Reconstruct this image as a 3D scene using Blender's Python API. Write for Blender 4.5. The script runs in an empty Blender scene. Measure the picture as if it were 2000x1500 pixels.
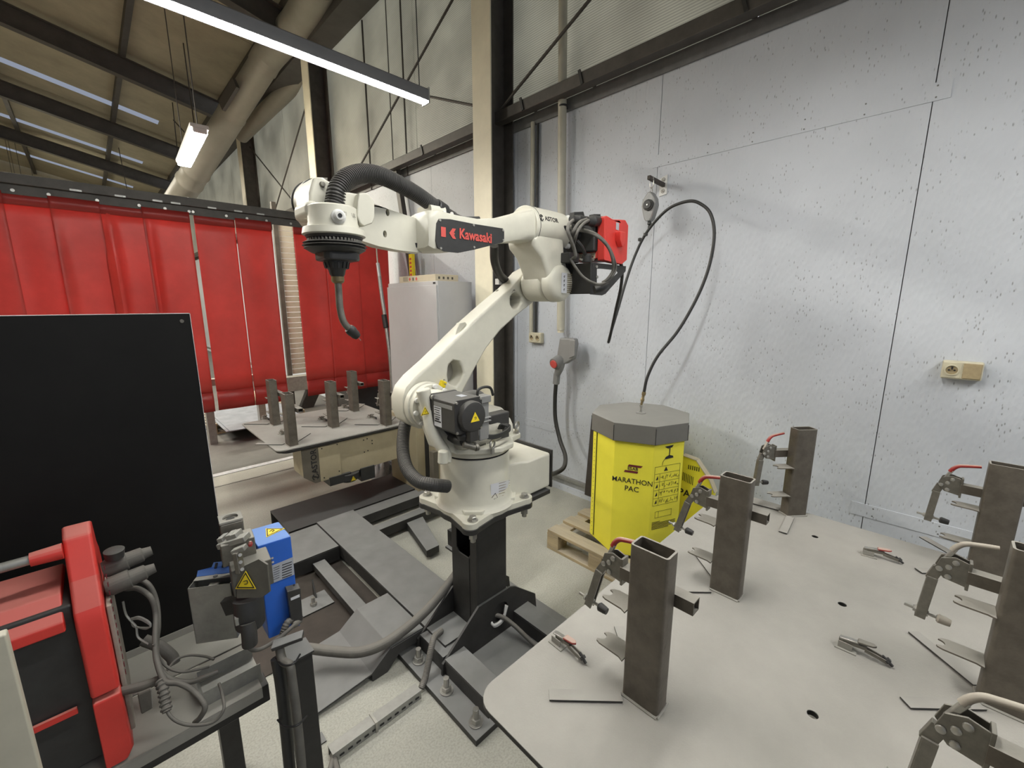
import bpy, bmesh, math, random
from mathutils import Vector as V, Matrix
from mathutils.geometry import tessellate_polygon
random.seed(7)
SC = bpy.context.scene
COL = SC.collection
PI = math.pi
# ------------------------------------------------------------------ camera frame (metres, z up; x towards the board wall, y along it)
FPX, CAMZ = 828.0, 1.70
PITCH, YAW = math.atan(158/828.0), math.radians(44.5)
cp_, sp_ = math.cos(PITCH), math.sin(PITCH)
HX, HY = math.sin(YAW), math.cos(YAW)
Fv = V((HX*cp_, HY*cp_, -sp_)); Rv = V((HY, -HX, 0)); Uv = V((HX*sp_, HY*sp_, cp_))
def at(px, py, x=None, y=None, z=None, d=None):
    """point of the place seen at a photo pixel, on a given plane"""
    r = Fv + Rv*((px-1000)/FPX) + Uv*((750-py)/FPX)
    if x is not None: t = x/r.x
    elif y is not None: t = y/r.y
    elif z is not None: t = (z-CAMZ)/r.z
    else: t = d
    return V((r.x*t, r.y*t, CAMZ+r.z*t))
# ------------------------------------------------------------------ materials
MATS = {}
def nodes_of(m):
    m.use_nodes = True
    nt = m.node_tree
    return nt, nt.nodes, nt.links
def mat(name, col, rough=.6, metal=0.0, var=.12, scale=6.0, bump=.0, bscale=60, dust=0.0, dustcol=(.42,.40,.36), spec=.5, stretch=None, trans=None, coat=0):
    if name in MATS: return MATS[name]
    m = bpy.data.materials.new(name); nt, N, L = nodes_of(m)
    b = N['Principled BSDF']; b.inputs['Roughness'].default_value = rough; b.inputs['Metallic'].default_value = metal
    b.inputs['Specular IOR Level'].default_value = spec
    if coat: b.inputs['Coat Weight'].default_value = coat
    tc = N.new('ShaderNodeTexCoord'); mp = N.new('ShaderNodeMapping'); L.new(tc.outputs['Object'], mp.inputs[0])
    if stretch: mp.inputs['Scale'].default_value = stretch
    n1 = N.new('ShaderNodeTexNoise'); n1.inputs['Scale'].default_value = scale; n1.inputs['Detail'].default_value = 8; n1.inputs['Roughness'].default_value = .65
    L.new(mp.outputs[0], n1.inputs['Vector'])
    cr = N.new('ShaderNodeValToRGB'); cr.color_ramp.elements[0].position = .3; cr.color_ramp.elements[1].position = .7
    c = V(col)
    cr.color_ramp.elements[0].color = (*(c*(1-var)), 1); cr.color_ramp.elements[1].color = (*(min(1, k*(1+var)) for k in c), 1)
    L.new(n1.outputs['Fac'], cr.inputs[0]); last = cr.outputs[0]
    if dust:
        g = N.new('ShaderNodeNewGeometry'); sx = N.new('ShaderNodeSeparateXYZ'); L.new(g.outputs['True Normal'], sx.inputs[0])
        mr = N.new('ShaderNodeMapRange'); mr.inputs['From Min'].default_value = .35; mr.inputs['From Max'].default_value = .95; mr.inputs['To Max'].default_value = dust
        L.new(sx.outputs['Z'], mr.inputs['Value'])
        n3 = N.new('ShaderNodeTexNoise'); n3.inputs['Scale'].default_value = 9; n3.inputs['Detail'].default_value = 6; L.new(tc.outputs['Object'], n3.inputs['Vector'])
        mm = N.new('ShaderNodeMath'); mm.operation = 'MULTIPLY_ADD'; mm.inputs[1].default_value = .6; mm.inputs[2].default_value = .7; L.new(n3.outputs['Fac'], mm.inputs[0])
        m2 = N.new('ShaderNodeMath'); m2.operation = 'MULTIPLY'; m2.use_clamp = True; L.new(mm.outputs[0], m2.inputs[0]); L.new(mr.outputs[0], m2.inputs[1])
        mx = N.new('ShaderNodeMix'); mx.data_type = 'RGBA'; L.new(m2.outputs[0], mx.inputs[0]); L.new(last, mx.inputs[6]); mx.inputs[7].default_value = (*dustcol, 1); last = mx.outputs[2]
        rm = N.new('ShaderNodeMix'); rm.data_type = 'FLOAT'; L.new(m2.outputs[0], rm.inputs[0]); rm.inputs[2].default_value = rough; rm.inputs[3].default_value = .9; L.new(rm.outputs[0], b.inputs['Roughness'])
    L.new(last, b.inputs['Base Color'])
    if bump:
        n2 = N.new('ShaderNodeTexNoise'); n2.inputs['Scale'].default_value = bscale; n2.inputs['Detail'].default_value = 5; L.new(mp.outputs[0], n2.inputs['Vector'])
        bp = N.new('ShaderNodeBump'); bp.inputs['Strength'].default_value = bump; bp.inputs['Distance'].default_value = .01
        L.new(n2.outputs['Fac'], bp.inputs['Height']); L.new(bp.outputs[0], b.inputs['Normal'])
    MATS[name] = m
    return m
def emit(name, col, s):
    m = bpy.data.materials.new(name); nt, N, L = nodes_of(m); N.remove(N['Principled BSDF'])
    e = N.new('ShaderNodeEmission'); e.inputs[0].default_value = (*col, 1); e.inputs[1].default_value = s
    L.new(e.outputs[0], N['Material Output'].inputs[0]); return m

def osb_mat():
    m = bpy.data.materials.new('painted strand board'); nt, N, L = nodes_of(m); b = N['Principled BSDF']; b.inputs['Roughness'].default_value = .55
    tc = N.new('ShaderNodeTexCoord')
    mp = N.new('ShaderNodeMapping'); mp.inputs['Scale'].default_value = (1, 30, 9); mp.inputs['Rotation'].default_value = (.5, 0, 0); L.new(tc.outputs['Object'], mp.inputs[0])
    mp2 = N.new('ShaderNodeMapping'); mp2.inputs['Scale'].default_value = (1, 26, 12); mp2.inputs['Rotation'].default_value = (-.75, 0, 0); L.new(tc.outputs['Object'], mp2.inputs[0])
    v1 = N.new('ShaderNodeTexVoronoi'); v1.inputs['Scale'].default_value = 2.2; L.new(mp.outputs[0], v1.inputs['Vector'])
    v2 = N.new('ShaderNodeTexVoronoi'); v2.inputs['Scale'].default_value = 1.9; L.new(mp2.outputs[0], v2.inputs['Vector'])
    big = N.new('ShaderNodeTexNoise'); big.inputs['Scale'].default_value = 1.1; big.inputs['Detail'].default_value = 5; L.new(tc.outputs['Object'], big.inputs['Vector'])
    cr = N.new('ShaderNodeValToRGB'); e = cr.color_ramp.elements; e[0].position = .32; e[0].color = (.45,.475,.515,1); e[1].position = .68; e[1].color = (.565,.595,.645,1)
    L.new(big.outputs['Fac'], cr.inputs[0])
    # chips: small dark strand marks where the paint did not cover
    pn = N.new('ShaderNodeTexNoise'); pn.inputs['Scale'].default_value = 7; pn.inputs['Detail'].default_value = 3; L.new(tc.outputs['Object'], pn.inputs['Vector'])
    def mark(v, lo, hi):
        r = N.new('ShaderNodeValToRGB'); q = r.color_ramp.elements; q[0].position = lo; q[0].color = (1,1,1,1); q[1].position = hi; q[1].color = (0,0,0,1)
        L.new(v.outputs['Distance'], r.inputs[0]); return r.outputs[0]
    a1, a2 = mark(v1, .08, .20), mark(v2, .07, .17)
    mxm = N.new('ShaderNodeMath'); mxm.operation = 'MAXIMUM'; L.new(a1, mxm.inputs[0]); L.new(a2, mxm.inputs[1])
    gate = N.new('ShaderNodeMapRange'); gate.inputs['From Min'].default_value = .44; gate.inputs['From Max'].default_value = .54; L.new(pn.outputs['Fac'], gate.inputs['Value'])
    mu = N.new('ShaderNodeMath'); mu.operation = 'MULTIPLY'; L.new(mxm.outputs[0], mu.inputs[0]); L.new(gate.outputs[0], mu.inputs[1])
    mu2 = N.new('ShaderNodeMath'); mu2.operation = 'MULTIPLY'; mu2.inputs[1].default_value = .62; L.new(mu.outputs[0], mu2.inputs[0])
    mx = N.new('ShaderNodeMix'); mx.data_type = 'RGBA'; L.new(mu2.outputs[0], mx.inputs[0]); L.new(cr.outputs[0], mx.inputs[6]); mx.inputs[7].default_value = (.10,.095,.09,1)
    L.new(mx.outputs[2], b.inputs['Base Color'])
    bp = N.new('ShaderNodeBump'); bp.inputs['Strength'].default_value = .35; bp.inputs['Distance'].default_value = .004
    vs = N.new('ShaderNodeMath'); vs.operation = 'ADD'; L.new(v1.outputs['Distance'], vs.inputs[0]); L.new(v2.outputs['Distance'], vs.inputs[1])
    L.new(vs.outputs[0], bp.inputs['Height']); L.new(bp.outputs[0], b.inputs['Normal'])
    return m
def poly_mat(name, col, scale, axis_scale):
    m = bpy.data.materials.new(name); nt, N, L = nodes_of(m); b = N['Principled BSDF']; b.inputs['Roughness'].default_value = .32
    tc = N.new('ShaderNodeTexCoord'); w = N.new('ShaderNodeTexWave'); w.bands_direction = 'Z'; w.inputs['Scale'].default_value = scale; w.inputs['Distortion'].default_value = .1
    L.new(tc.outputs['Object'], w.inputs['Vector'])
    n = N.new('ShaderNodeTexNoise'); n.inputs['Scale'].default_value = 1.5; n.inputs['Detail'].default_value = 4; L.new(tc.outputs['Object'], n.inputs['Vector'])
    cr = N.new('ShaderNodeValToRGB'); c = V(col); cr.color_ramp.elements[0].color = (*(c*.85), 1); cr.color_ramp.elements[1].color = (*(c*1.15), 1); cr.color_ramp.elements[0].position = .35; cr.color_ramp.elements[1].position = .65
    L.new(n.outputs['Fac'], cr.inputs[0])
    mx = N.new('ShaderNodeMix'); mx.data_type = 'RGBA'; mx.blend_type = 'MULTIPLY'; mx.inputs[0].default_value = .35; L.new(cr.outputs[0], mx.inputs[6]); L.new(w.outputs['Color'], mx.inputs[7]); L.new(mx.outputs[2], b.inputs['Base Color'])
    bp = N.new('ShaderNodeBump'); bp.inputs['Strength'].default_value = .4; bp.inputs['Distance'].default_value = .004; L.new(w.outputs['Fac'], bp.inputs['Height']); L.new(bp.outputs[0], b.inputs['Normal'])
    t = N.new('ShaderNodeBsdfTranslucent'); L.new(mx.outputs[2], t.inputs[0]); ms = N.new('ShaderNodeMixShader'); ms.inputs[0].default_value = .5
    L.new(b.outputs[0], ms.inputs[1]); L.new(t.outputs[0], ms.inputs[2]); L.new(ms.outputs[0], N['Material Output'].inputs[0])
    return m
def pvc_mat(name, col):
    m = mat(name, col, .38, 0, .12, 3.0)
    nt, N, L = nodes_of(m); b = N['Principled BSDF']
    src = b.inputs['Base Color'].links[0].from_socket
    t = N.new('ShaderNodeBsdfTranslucent'); L.new(src, t.inputs[0]); ms = N.new('ShaderNodeMixShader'); ms.inputs[0].default_value = .35
    L.new(b.outputs[0], ms.inputs[1]); L.new(t.outputs[0], ms.inputs[2]); L.new(ms.outputs[0], N['Material Output'].inputs[0]); return m
def floor_mat(name, c0, c1, crack):
    m = bpy.data.materials.new(name); nt, N, L = nodes_of(m); b = N['Principled BSDF']; b.inputs['Roughness'].default_value = .72
    tc = N.new('ShaderNodeTexCoord')
    n = N.new('ShaderNodeTexNoise'); n.inputs['Scale'].default_value = 2.2; n.inputs['Detail'].default_value = 10; n.inputs['Roughness'].default_value = .7; L.new(tc.outputs['Object'], n.inputs['Vector'])
    cr = N.new('ShaderNodeValToRGB'); e = cr.color_ramp.elements; e[0].position = .3; e[0].color = (*c0,1); e[1].position = .7; e[1].color = (*c1,1); L.new(n.outputs['Fac'], cr.inputs[0])
    n2 = N.new('ShaderNodeTexNoise'); n2.inputs['Scale'].default_value = 130; n2.inputs['Detail'].default_value = 3; L.new(tc.outputs['Object'], n2.inputs['Vector'])
    mx = N.new('ShaderNodeMix'); mx.data_type = 'RGBA'; mx.blend_type = 'MULTIPLY'; mx.inputs[0].default_value = .35; L.new(cr.outputs[0], mx.inputs[6])
    c2 = N.new('ShaderNodeValToRGB'); c2.color_ramp.elements[0].position = .35; c2.color_ramp.elements[0].color = (.45,.45,.45,1); c2.color_ramp.elements[1].position = .6; L.new(n2.outputs['Fac'], c2.inputs[0]); L.new(c2.outputs[0], mx.inputs[7])
    last = mx.outputs[2]
    # thin scuffs
    mp = N.new('ShaderNodeMapping'); mp.inputs['Scale'].default_value = (2.2, 9, 1); mp.inputs['Rotation'].default_value = (0,0,.5); L.new(tc.outputs['Object'], mp.inputs[0])
    v = N.new('ShaderNodeTexNoise'); v.inputs['Scale'].default_value = 3; v.inputs['Detail'].default_value = 9; v.inputs['Roughness'].default_value = .8; L.new(mp.outputs[0], v.inputs['Vector'])
    c3 = N.new('ShaderNodeValToRGB'); q = c3.color_ramp.elements; q[0].position = .66; q[0].color = (0,0,0,1); q[1].position = .74; q[1].color = (crack,)*3+(1,); L.new(v.outputs['Fac'], c3.inputs[0])
    m3 = N.new('ShaderNodeMix'); m3.data_type = 'RGBA'; L.new(c3.outputs[0], m3.inputs[0]); L.new(last, m3.inputs[6]); m3.inputs[7].default_value = (.13,.12,.11,1)
    L.new(m3.outputs[2], b.inputs['Base Color'])
    bp = N.new('ShaderNodeBump'); bp.inputs['Strength'].default_value = .2; bp.inputs['Distance'].default_value = .004; L.new(n2.outputs['Fac'], bp.inputs['Height']); L.new(bp.outputs[0], b.inputs['Normal'])
    return m
def wood_mat(name, col):
    return mat(name, col, .8, 0, .3, 5, .4, 40, dust=.5, dustcol=(.38,.36,.32), stretch=(6, .6, 6))

M_osb = osb_mat()
M_poly = poly_mat('ribbed polycarbonate', (.56,.54,.47), 18, 1)
M_floor = floor_mat('worn concrete', (.36,.357,.31), (.46,.452,.395), .5)
M_floor2 = floor_mat('dark floor coating', (.085,.08,.075), (.13,.125,.115), .3)
M_white_line = mat('white floor marking paint', (.5,.5,.52), .7, 0, .25, 20)
M_cream = mat('cream column paint', (.74,.69,.54), .5, 0, .1, 3)
M_dksteel = mat('dark brown steel paint', (.075,.068,.06), .55, .1, .25, 8, dust=.4, dustcol=(.13,.12,.10))
M_roofst = mat('roof steel paint', (.075,.068,.06), .6, .1, .2, 5)
M_roofpan = mat('aged insulation panel', (.40,.36,.26), .85, 0, .16, 2.0)
M_trim = mat('wall capping paint', (.15,.15,.15), .6, 0, .2, 9)
M_robot = mat('white robot enamel', (.60,.585,.50), .38, 0, .07, 7, dust=.25, dustcol=(.42,.40,.35), spec=.5)
M_robotdk = mat('robot casting dusty', (.40,.385,.33), .6, 0, .15, 12, dust=.3)
M_black = mat('black plastic', (.028,.028,.028), .45, 0, .2, 20, dust=.45, dustcol=(.10,.095,.09))
M_motor = mat('charcoal motor enamel', (.04,.039,.038), .42, .1, .15, 20, dust=.6, dustcol=(.14,.135,.125))
M_rubber = mat('black rubber', (.022,.022,.021), .48, 0, .2, 30, dust=.5, dustcol=(.11,.105,.095))
M_hose = mat('dusty corrugated hose', (.045,.044,.042), .55, 0, .2, 30, dust=.8, dustcol=(.19,.18,.165))
M_dustcable = mat('dusty grey cable', (.10,.095,.085), .7, 0, .2, 30, dust=.6, dustcol=(.24,.225,.20))
M_panel = mat('black sheet panel', (.0062,.006,.0056), .6, 0, .25, 6, spec=.25)
M_mill = mat('mill scale steel', (.12,.105,.086), .5, .35, .3, 14, .1, 90, dust=.9, dustcol=(.34,.325,.29))
M_milld = mat('dark painted steel', (.034,.033,.032), .45, .25, .3, 8, .05, 60, dust=.5, dustcol=(.13,.13,.13))
M_frame = mat('dusty frame steel', (.045,.044,.043), .55, .2, .25, 8, .05, 60, dust=.85, dustcol=(.27,.27,.265))
M_table = mat('grinding dust steel plate', (.325,.313,.286), .8, 0, .11, 3, .15, 220)
M_tabedge = mat('steel plate edge', (.04,.038,.036), .7, 0, .2, 10, dust=1, dustcol=(.33,.318,.292))
M_clamp = mat('clamp steel', (.19,.18,.155), .42, .6, .25, 30, dust=.6, dustcol=(.36,.345,.31))
M_zinc = mat('zinc bolt', (.42,.41,.38), .35, .8, .15, 40)
M_galv = mat('galvanised steel', (.36,.36,.34), .42, .7, .15, 25, dust=.4, dustcol=(.36,.35,.32))
M_steelmid = mat('grey worn steel', (.13,.125,.11), .45, .4, .2, 12, dust=.6, dustcol=(.30,.29,.26))
M_dusty = mat('dusty light steel', (.30,.29,.26), .7, .1, .14, 7, dust=.6, dustcol=(.34,.33,.295))
M_red = mat('red feeder plastic', (.62,.045,.035), .42, 0, .08, 10, dust=.65, dustcol=(.58,.27,.23))
M_redgrip = mat('red clamp grip', (.30,.022,.02), .5, 0, .1, 20, dust=.85, dustcol=(.47,.38,.32))
M_greygrip = mat('dusty clamp grip', (.30,.27,.23), .6, 0, .2, 20, dust=.7, dustcol=(.42,.39,.33))
M_blue = mat('blue cleaner enamel', (.025,.13,.58), .4, 0, .06, 8, dust=.7, dustcol=(.22,.36,.66))
M_yellow = mat('yellow carton', (.84,.76,.055), .6, 0, .06, 4)
M_yel = mat('warning yellow', (.85,.65,.02), .5, 0, .04, 8)
M_ink = mat('black print', (.012,.012,.014), .6, 0, 0.05)
M_maroon = mat('dark red print', (.13,.012,.02), .6, 0, 0.05)
M_redprint = mat('red print', (.62,.09,.075), .5, 0, 0.1)
M_lid = mat('grey barrel lid', (.155,.15,.135), .55, 0, .08, 6, dust=.75, dustcol=(.30,.295,.275))
M_cab = mat('pale cabinet enamel', (.45,.45,.455), .42, 0, .05, 3)
M_label = mat('white label', (.62,.63,.66), .45, 0, .04, 10)
M_labelg = mat('grey label', (.40,.42,.46), .5, 0, .06, 10)
M_wood = wood_mat('pallet timber', (.38,.30,.18))
M_woodred = mat('red stained timber', (.42,.14,.09), .8, 0, .4, 20)
M_pvc = pvc_mat('red strip curtain vinyl', (.66,.085,.07))
M_pvch = pvc_mat('red strip hem vinyl', (.44,.045,.038))
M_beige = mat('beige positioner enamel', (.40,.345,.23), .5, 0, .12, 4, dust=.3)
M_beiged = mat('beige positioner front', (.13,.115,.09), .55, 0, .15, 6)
M_pipe = mat('cream painted pipe', (.44,.42,.34), .45, 0, .12, 6)
M_duct = mat('duct sheet metal', (.27,.255,.21), .55, .15, .12, 2)
M_socket = mat('ivory socket plastic', (.55,.51,.38), .45, 0, .1, 12)
M_socketlid = mat('tan socket lid', (.34,.27,.155), .6, 0, .15, 40)
M_greyplug = mat('grey plug plastic', (.24,.24,.235), .38, 0, .08, 10)
M_brass = mat('brass fitting', (.28,.22,.12), .4, .7, .2, 20)
M_sheet = mat('blue grey mats', (.19,.205,.235), .7, 0, .2, 7)
M_cloth = mat('grey crumpled cloth', (.26,.26,.275), .85, 0, .25, 10)
M_louv = mat('pale louvre slats', (.42,.40,.34), .6, 0, .12, 6)
M_carton = mat('pale carton board', (.52,.46,.34), .7, 0, .06, 6)
M_brownw = mat('brown rusty sheet', (.06,.05,.042), .6, .2, .3, 5)
M_lampbody = mat('grey lamp housing', (.16,.16,.165), .5, .2, .1, 5)
M_white = mat('white plastic', (.62,.62,.60), .45, 0, .05, 5)
M_copper = mat('brushed silver tube', (.5,.5,.5), .3, .8, .1, 10)
# ------------------------------------------------------------------ mesh building
class MB:
    def __init__(s): s.v = []; s.f = []
    def add(s, vs, fs):
        o = len(s.v); s.v += [V(p) for p in vs]; s.f += [[o+i for i in f] for f in fs]; return s
    def box(s, x0, x1, y0, y1, z0, z1):
        return s.add([(x0,y0,z0),(x1,y0,z0),(x1,y1,z0),(x0,y1,z0),(x0,y0,z1),(x1,y0,z1),(x1,y1,z1),(x0,y1,z1)],
                     [(0,3,2,1),(4,5,6,7),(0,1,5,4),(1,2,6,5),(2,3,7,6),(3,0,4,7)])
    def bar(s, a, b, w, h, up=(0,0,1)):
        a, b = V(a), V(b); d = (b-a).normalized(); up = V(up)
        if abs(d.dot(up)) > .98: up = V((0,1,0))
        u = d.cross(up).normalized()*w/2; n = u.cross(d).normalized()*h/2
        vs = [p+i*u+j*n for p in (a, b) for i, j in ((-1,-1),(1,-1),(1,1),(-1,1))]
        return s.add(vs, [(0,1,2,3),(7,6,5,4),(0,4,5,1),(1,5,6,2),(2,6,7,3),(3,7,4,0)])
    def prism(s, pts, vec, holes=()):
        """planar outline (3D points) pushed along vec, with holes"""
        loops = [[V(p) for p in pts]]+[[V(p) for p in h] for h in holes]; vec = V(vec)
        flat = [p for l in loops for p in l]; n = len(flat)
        tris = tessellate_polygon(loops)
        vs = flat+[p+vec for p in flat]; fs = [tuple(t) for t in tris]+[tuple(i+n for i in reversed(t)) for t in tris]
        o = 0
        for l in loops:
            k = len(l)
            fs += [(o+i, o+(i+1) % k, n+o+(i+1) % k, n+o+i) for i in range(k)]; o += k
        return s.add(vs, fs)
    def cyl(s, a, b, r, r2=None, n=24, cap=True):
        a, b = V(a), V(b); r2 = r if r2 is None else r2
        d = (b-a).normalized(); u = d.orthogonal().normalized(); w = d.cross(u)
        vs = []
        for p, rr in ((a, r), (b, r2)):
            vs += [p+(u*math.cos(2*PI*i/n)+w*math.sin(2*PI*i/n))*rr for i in range(n)]
        fs = [(i, (i+1) % n, n+(i+1) % n, n+i) for i in range(n)]
        if cap: fs += [tuple(range(n-1, -1, -1)), tuple(range(n, 2*n))]
        return s.add(vs, fs)
    def lathe(s, a, axis, prof, n=32, squash=None):
        """prof: (distance along axis, radius)"""
        a = V(a); d = V(axis).normalized(); u = d.orthogonal().normalized(); w = d.cross(u); vs = []; fs = []
        for t, r in prof: vs += [a+d*t+(u*math.cos(2*PI*i/n)+w*math.sin(2*PI*i/n))*max(r, 1e-4) for i in range(n)]
        for k in range(len(prof)-1):
            fs += [(k*n+i, k*n+(i+1) % n, (k+1)*n+(i+1) % n, (k+1)*n+i) for i in range(n)]
        fs += [tuple(range(n-1, -1, -1)), tuple(range((len(prof)-1)*n, len(prof)*n))]
        return s.add(vs, fs)
    def tube(s, pts, r, n=12, sub=8, corr=None, smooth=True, r2=None):
        P = [V(p) for p in pts]
        if smooth and len(P) > 2:
            Q = [P[0]*2-P[1]]+P+[P[-1]*2-P[-2]]; out = []
            for i in range(1, len(Q)-2):
                p0, p1, p2, p3 = Q[i-1:i+3]
                for j in range(sub):
                    t = j/sub; out.append(.5*((2*p1)+(p2-p0)*t+(2*p0-5*p1+4*p2-p3)*t*t+(3*p1-p0-3*p2+p3)*t**3))
            out.append(P[-1]); P = out
        if corr:
            pitch, amp = corr; L = [0]
            for a, b in zip(P, P[1:]): L.append(L[-1]+(b-a).length)
            m = int(L[-1]/pitch)*4; R = []; k = 0
            for i in range(m+1):
                t = L[-1]*i/m
                while k < len(L)-2 and L[k+1] < t: k += 1
                R.append(P[k].lerp(P[k+1], (t-L[k])/max(1e-9, L[k+1]-L[k])))
            P = R; rad = [r+amp*(0, 1, 1, 0)[i % 4] for i in range(len(P))]
        else: rad = [r+((r2-r)*i/(len(P)-1) if r2 is not None else 0) for i in range(len(P))]
        vs = []; fs = []; u = None
        for i, p in enumerate(P):
            d = (P[min(i+1, len(P)-1)]-P[max(i-1, 0)]).normalized()
            if u is None: u = d.orthogonal().normalized()
            u = (u-d*u.dot(d)).normalized(); w = d.cross(u)
            vs += [p+(u*math.cos(2*PI*k/n)+w*math.sin(2*PI*k/n))*rad[i] for k in range(n)]
        for k in range(len(P)-1): fs += [(k*n+i, k*n+(i+1) % n, (k+1)*n+(i+1) % n, (k+1)*n+i) for i in range(n)]
        fs += [tuple(range(n-1, -1, -1)), tuple(range((len(P)-1)*n, len(P)*n))]
        return s.add(vs, fs)
    def build(s, name, m, parent=None, bevel=0, sub=0, seg=2, angle=38, flat=False):
        off = V((0,0,0)); q = parent
        while q is not None: off += q.location; q = q.parent
        me = bpy.data.meshes.new(name); me.from_pydata([p-off for p in s.v], [], s.f)
        bm = bmesh.new(); bm.from_mesh(me); bmesh.ops.recalc_face_normals(bm, faces=bm.faces); bm.to_mesh(me); bm.free()
        if not flat:
            me.polygons.foreach_set('use_smooth', [True]*len(me.polygons)); me.set_sharp_from_angle(angle=math.radians(angle))
        me.materials.append(m)
        o = bpy.data.objects.new(name, me); COL.objects.link(o); o.parent = parent
        if bevel:
            b = o.modifiers.new('edge', 'BEVEL'); b.width = bevel; b.segments = seg; b.limit_method = 'ANGLE'; b.angle_limit = math.radians(35); b.harden_normals = True
        return o
def _build_each(s, name, m, parent=None, gap=.002, **kw):
    n = len(s.v); par = list(range(n))
    def find(i):
        while par[i] != i: par[i] = par[par[i]]; i = par[i]
        return i
    for f in s.f:
        r = find(f[0])
        for i in f[1:]: par[find(i)] = r
    isl = {}
    for i in range(n): isl.setdefault(find(i), []).append(i)
    L = [[idx, [min(s.v[i][k] for i in idx)-gap for k in range(3)], [max(s.v[i][k] for i in idx)+gap for k in range(3)]] for idx in isl.values()]
    ch = True
    while ch:
        ch = False
        for a in range(len(L)):
            for c in range(a+1, len(L)):
                if all(L[a][1][k] <= L[c][2][k] and L[c][1][k] <= L[a][2][k] for k in range(3)):
                    L[a] = [L[a][0]+L[c][0], [min(L[a][1][k], L[c][1][k]) for k in range(3)], [max(L[a][2][k], L[c][2][k]) for k in range(3)]]; del L[c]; ch = True; break
            if ch: break
    out = []
    for idx, _, _ in L:
        mp = {i: k for k, i in enumerate(idx)}; b = MB(); b.v = [s.v[i] for i in idx]; b.f = [[mp[i] for i in f] for f in s.f if f[0] in mp]; out.append(b.build(name, m, parent, **kw))
    return out
MB.build_each = _build_each
def tag(o, label, cat, group=None, kind=None):
    if isinstance(o, list): o = o[0]
    if label: o['label'] = label
    if cat: o['category'] = cat
    if group: o['group'] = group
    if kind: o['kind'] = kind
    return o
def thing(name, label, cat, loc=(0,0,0), group=None):
    o = bpy.data.objects.new(name, None); o.empty_display_size = .1; COL.objects.link(o); o.location = loc
    return tag(o, label, cat, group)
def S(o): o['kind'] = 'structure'; return o
def lab(o, s): o['label'] = s; return o
def copy_tree(o, parent=None):
    c = o.copy(); COL.objects.link(c); c.parent = parent
    for ch in list(o.children): copy_tree(ch, c)
    return c
def lettering(name, text, size, pos, xdir, ydir, m, parent, bold=0.0, depth=.0005, align='CENTER', squeeze=1.0):
    cu = bpy.data.curves.new('t', 'FONT'); cu.body = text; cu.size = size; cu.align_x = align; cu.align_y = 'CENTER'; cu.extrude = depth; cu.offset = bold; cu.resolution_u = 3
    o = bpy.data.objects.new('t', cu); COL.objects.link(o); bpy.context.view_layer.update()
    me = bpy.data.meshes.new_from_object(o.evaluated_get(bpy.context.evaluated_depsgraph_get()))
    bpy.data.objects.remove(o)
    X = V(xdir).normalized(); Y = V(ydir).normalized(); Z = X.cross(Y)
    b = MB(); b.add([V(pos)+X*v.co.x*squeeze+Y*v.co.y+Z*v.co.z for v in me.vertices], [list(p.vertices) for p in me.polygons])
    bpy.data.meshes.remove(me)
    return b.build(name, m, parent, flat=True)
def decal(b, pos, xdir, ydir, w, h, t=.0006):
    X = V(xdir).normalized(); Y = V(ydir).normalized(); Z = X.cross(Y).normalized(); p = V(pos)
    return b.prism([p-X*w/2-Y*h/2, p+X*w/2-Y*h/2, p+X*w/2+Y*h/2, p-X*w/2+Y*h/2], Z*t)
def warn_triangle(parent, pos, xdir, ydir, s, name='warning_sticker', border=True):
    X = V(xdir).normalized(); Y = V(ydir).normalized(); Z = X.cross(Y).normalized(); p = V(pos)
    def tri(k, z): return [p+Z*z+X*(-.5*k*s)-Y*(.32*k*s), p+Z*z+X*(.5*k*s)-Y*(.32*k*s), p+Z*z+Y*(.55*k*s)]
    o = MB().prism(tri(1.12 if border else 1, 0), Z*.0008).build(name, M_yel, parent)
    if border:
        MB().prism(tri(.98, .0008), Z*.0004, [tri(.80, .0008)]).build('border', M_ink, o)
    MB().tube([p+Z*.0015+X*(-.1*s)+Y*(.05*s), p+Z*.0015+X*(.08*s)+Y*(.1*s), p+Z*.0015+X*(.1*s)-Y*(.06*s), p+Z*.0015-X*(.06*s)-Y*(.1*s)], .02*s, 6, 4).build('symbol', M_ink, o)
    return o
def ring_pts(c, xdir, ydir, r, n=20, ry=None):
    X = V(xdir); Y = V(ydir); c = V(c); ry = ry or r
    return [c+X*(r*math.cos(2*PI*i/n))+Y*(ry*math.sin(2*PI*i/n)) for i in range(n)]
# ================================================================== SETTING
WX = 2.95
S(MB().box(-7, WX+.02, -4, 4.98, -.06, 0).build('floor', M_floor))
S(MB().box(-7, WX+.02, 4.98, 24, -.06, 0).build('floor', M_floor2))
S(MB().box(-1.0, 2.9, 4.90, 4.98, 0, .006).build('trim_1', M_white_line))
S(MB().box(-1.0, 2.9, 4.605, 4.613, 0, .0012).build('trim_2', M_ink))
# board wall with butt joints
for i, (a, b) in enumerate([(-4, -1.17), (-1.167, .185), (.189, 1.555), (1.559, 2.925), (2.929, 4.30), (4.304, 24)]):
    S(MB().box(WX, WX+.018, a, b, .10, 3.21).build('wall_right', M_osb))
S(MB().box(WX+.0185, WX+.0245, -4, 24, 0, 3.212).build('wall_right', M_trim))  # dark backing added behind the boards to block light through the joints
for y0, y1, z0, z1, nm in ((.128, 1.595, 2.628, 2.707, 'trim_3'), (-1.2, .246, .524, .597, 'trim_4'), (1.60, 2.955, .515, .585, 'trim_5')):
    o = S(MB().box(WX-.004, WX, y0, y1, z0, z1).build(nm, M_osb)); 
    s = MB()
    k = 0; y = y0+.05
    while y < y1: 
        for z in (z0+.015, z1-.015): s.cyl((WX-.0050, y, z), (WX-.0035, y, z), .004, n=8)
        y += .26
    s.build_each('screw', M_trim, o)
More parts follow.
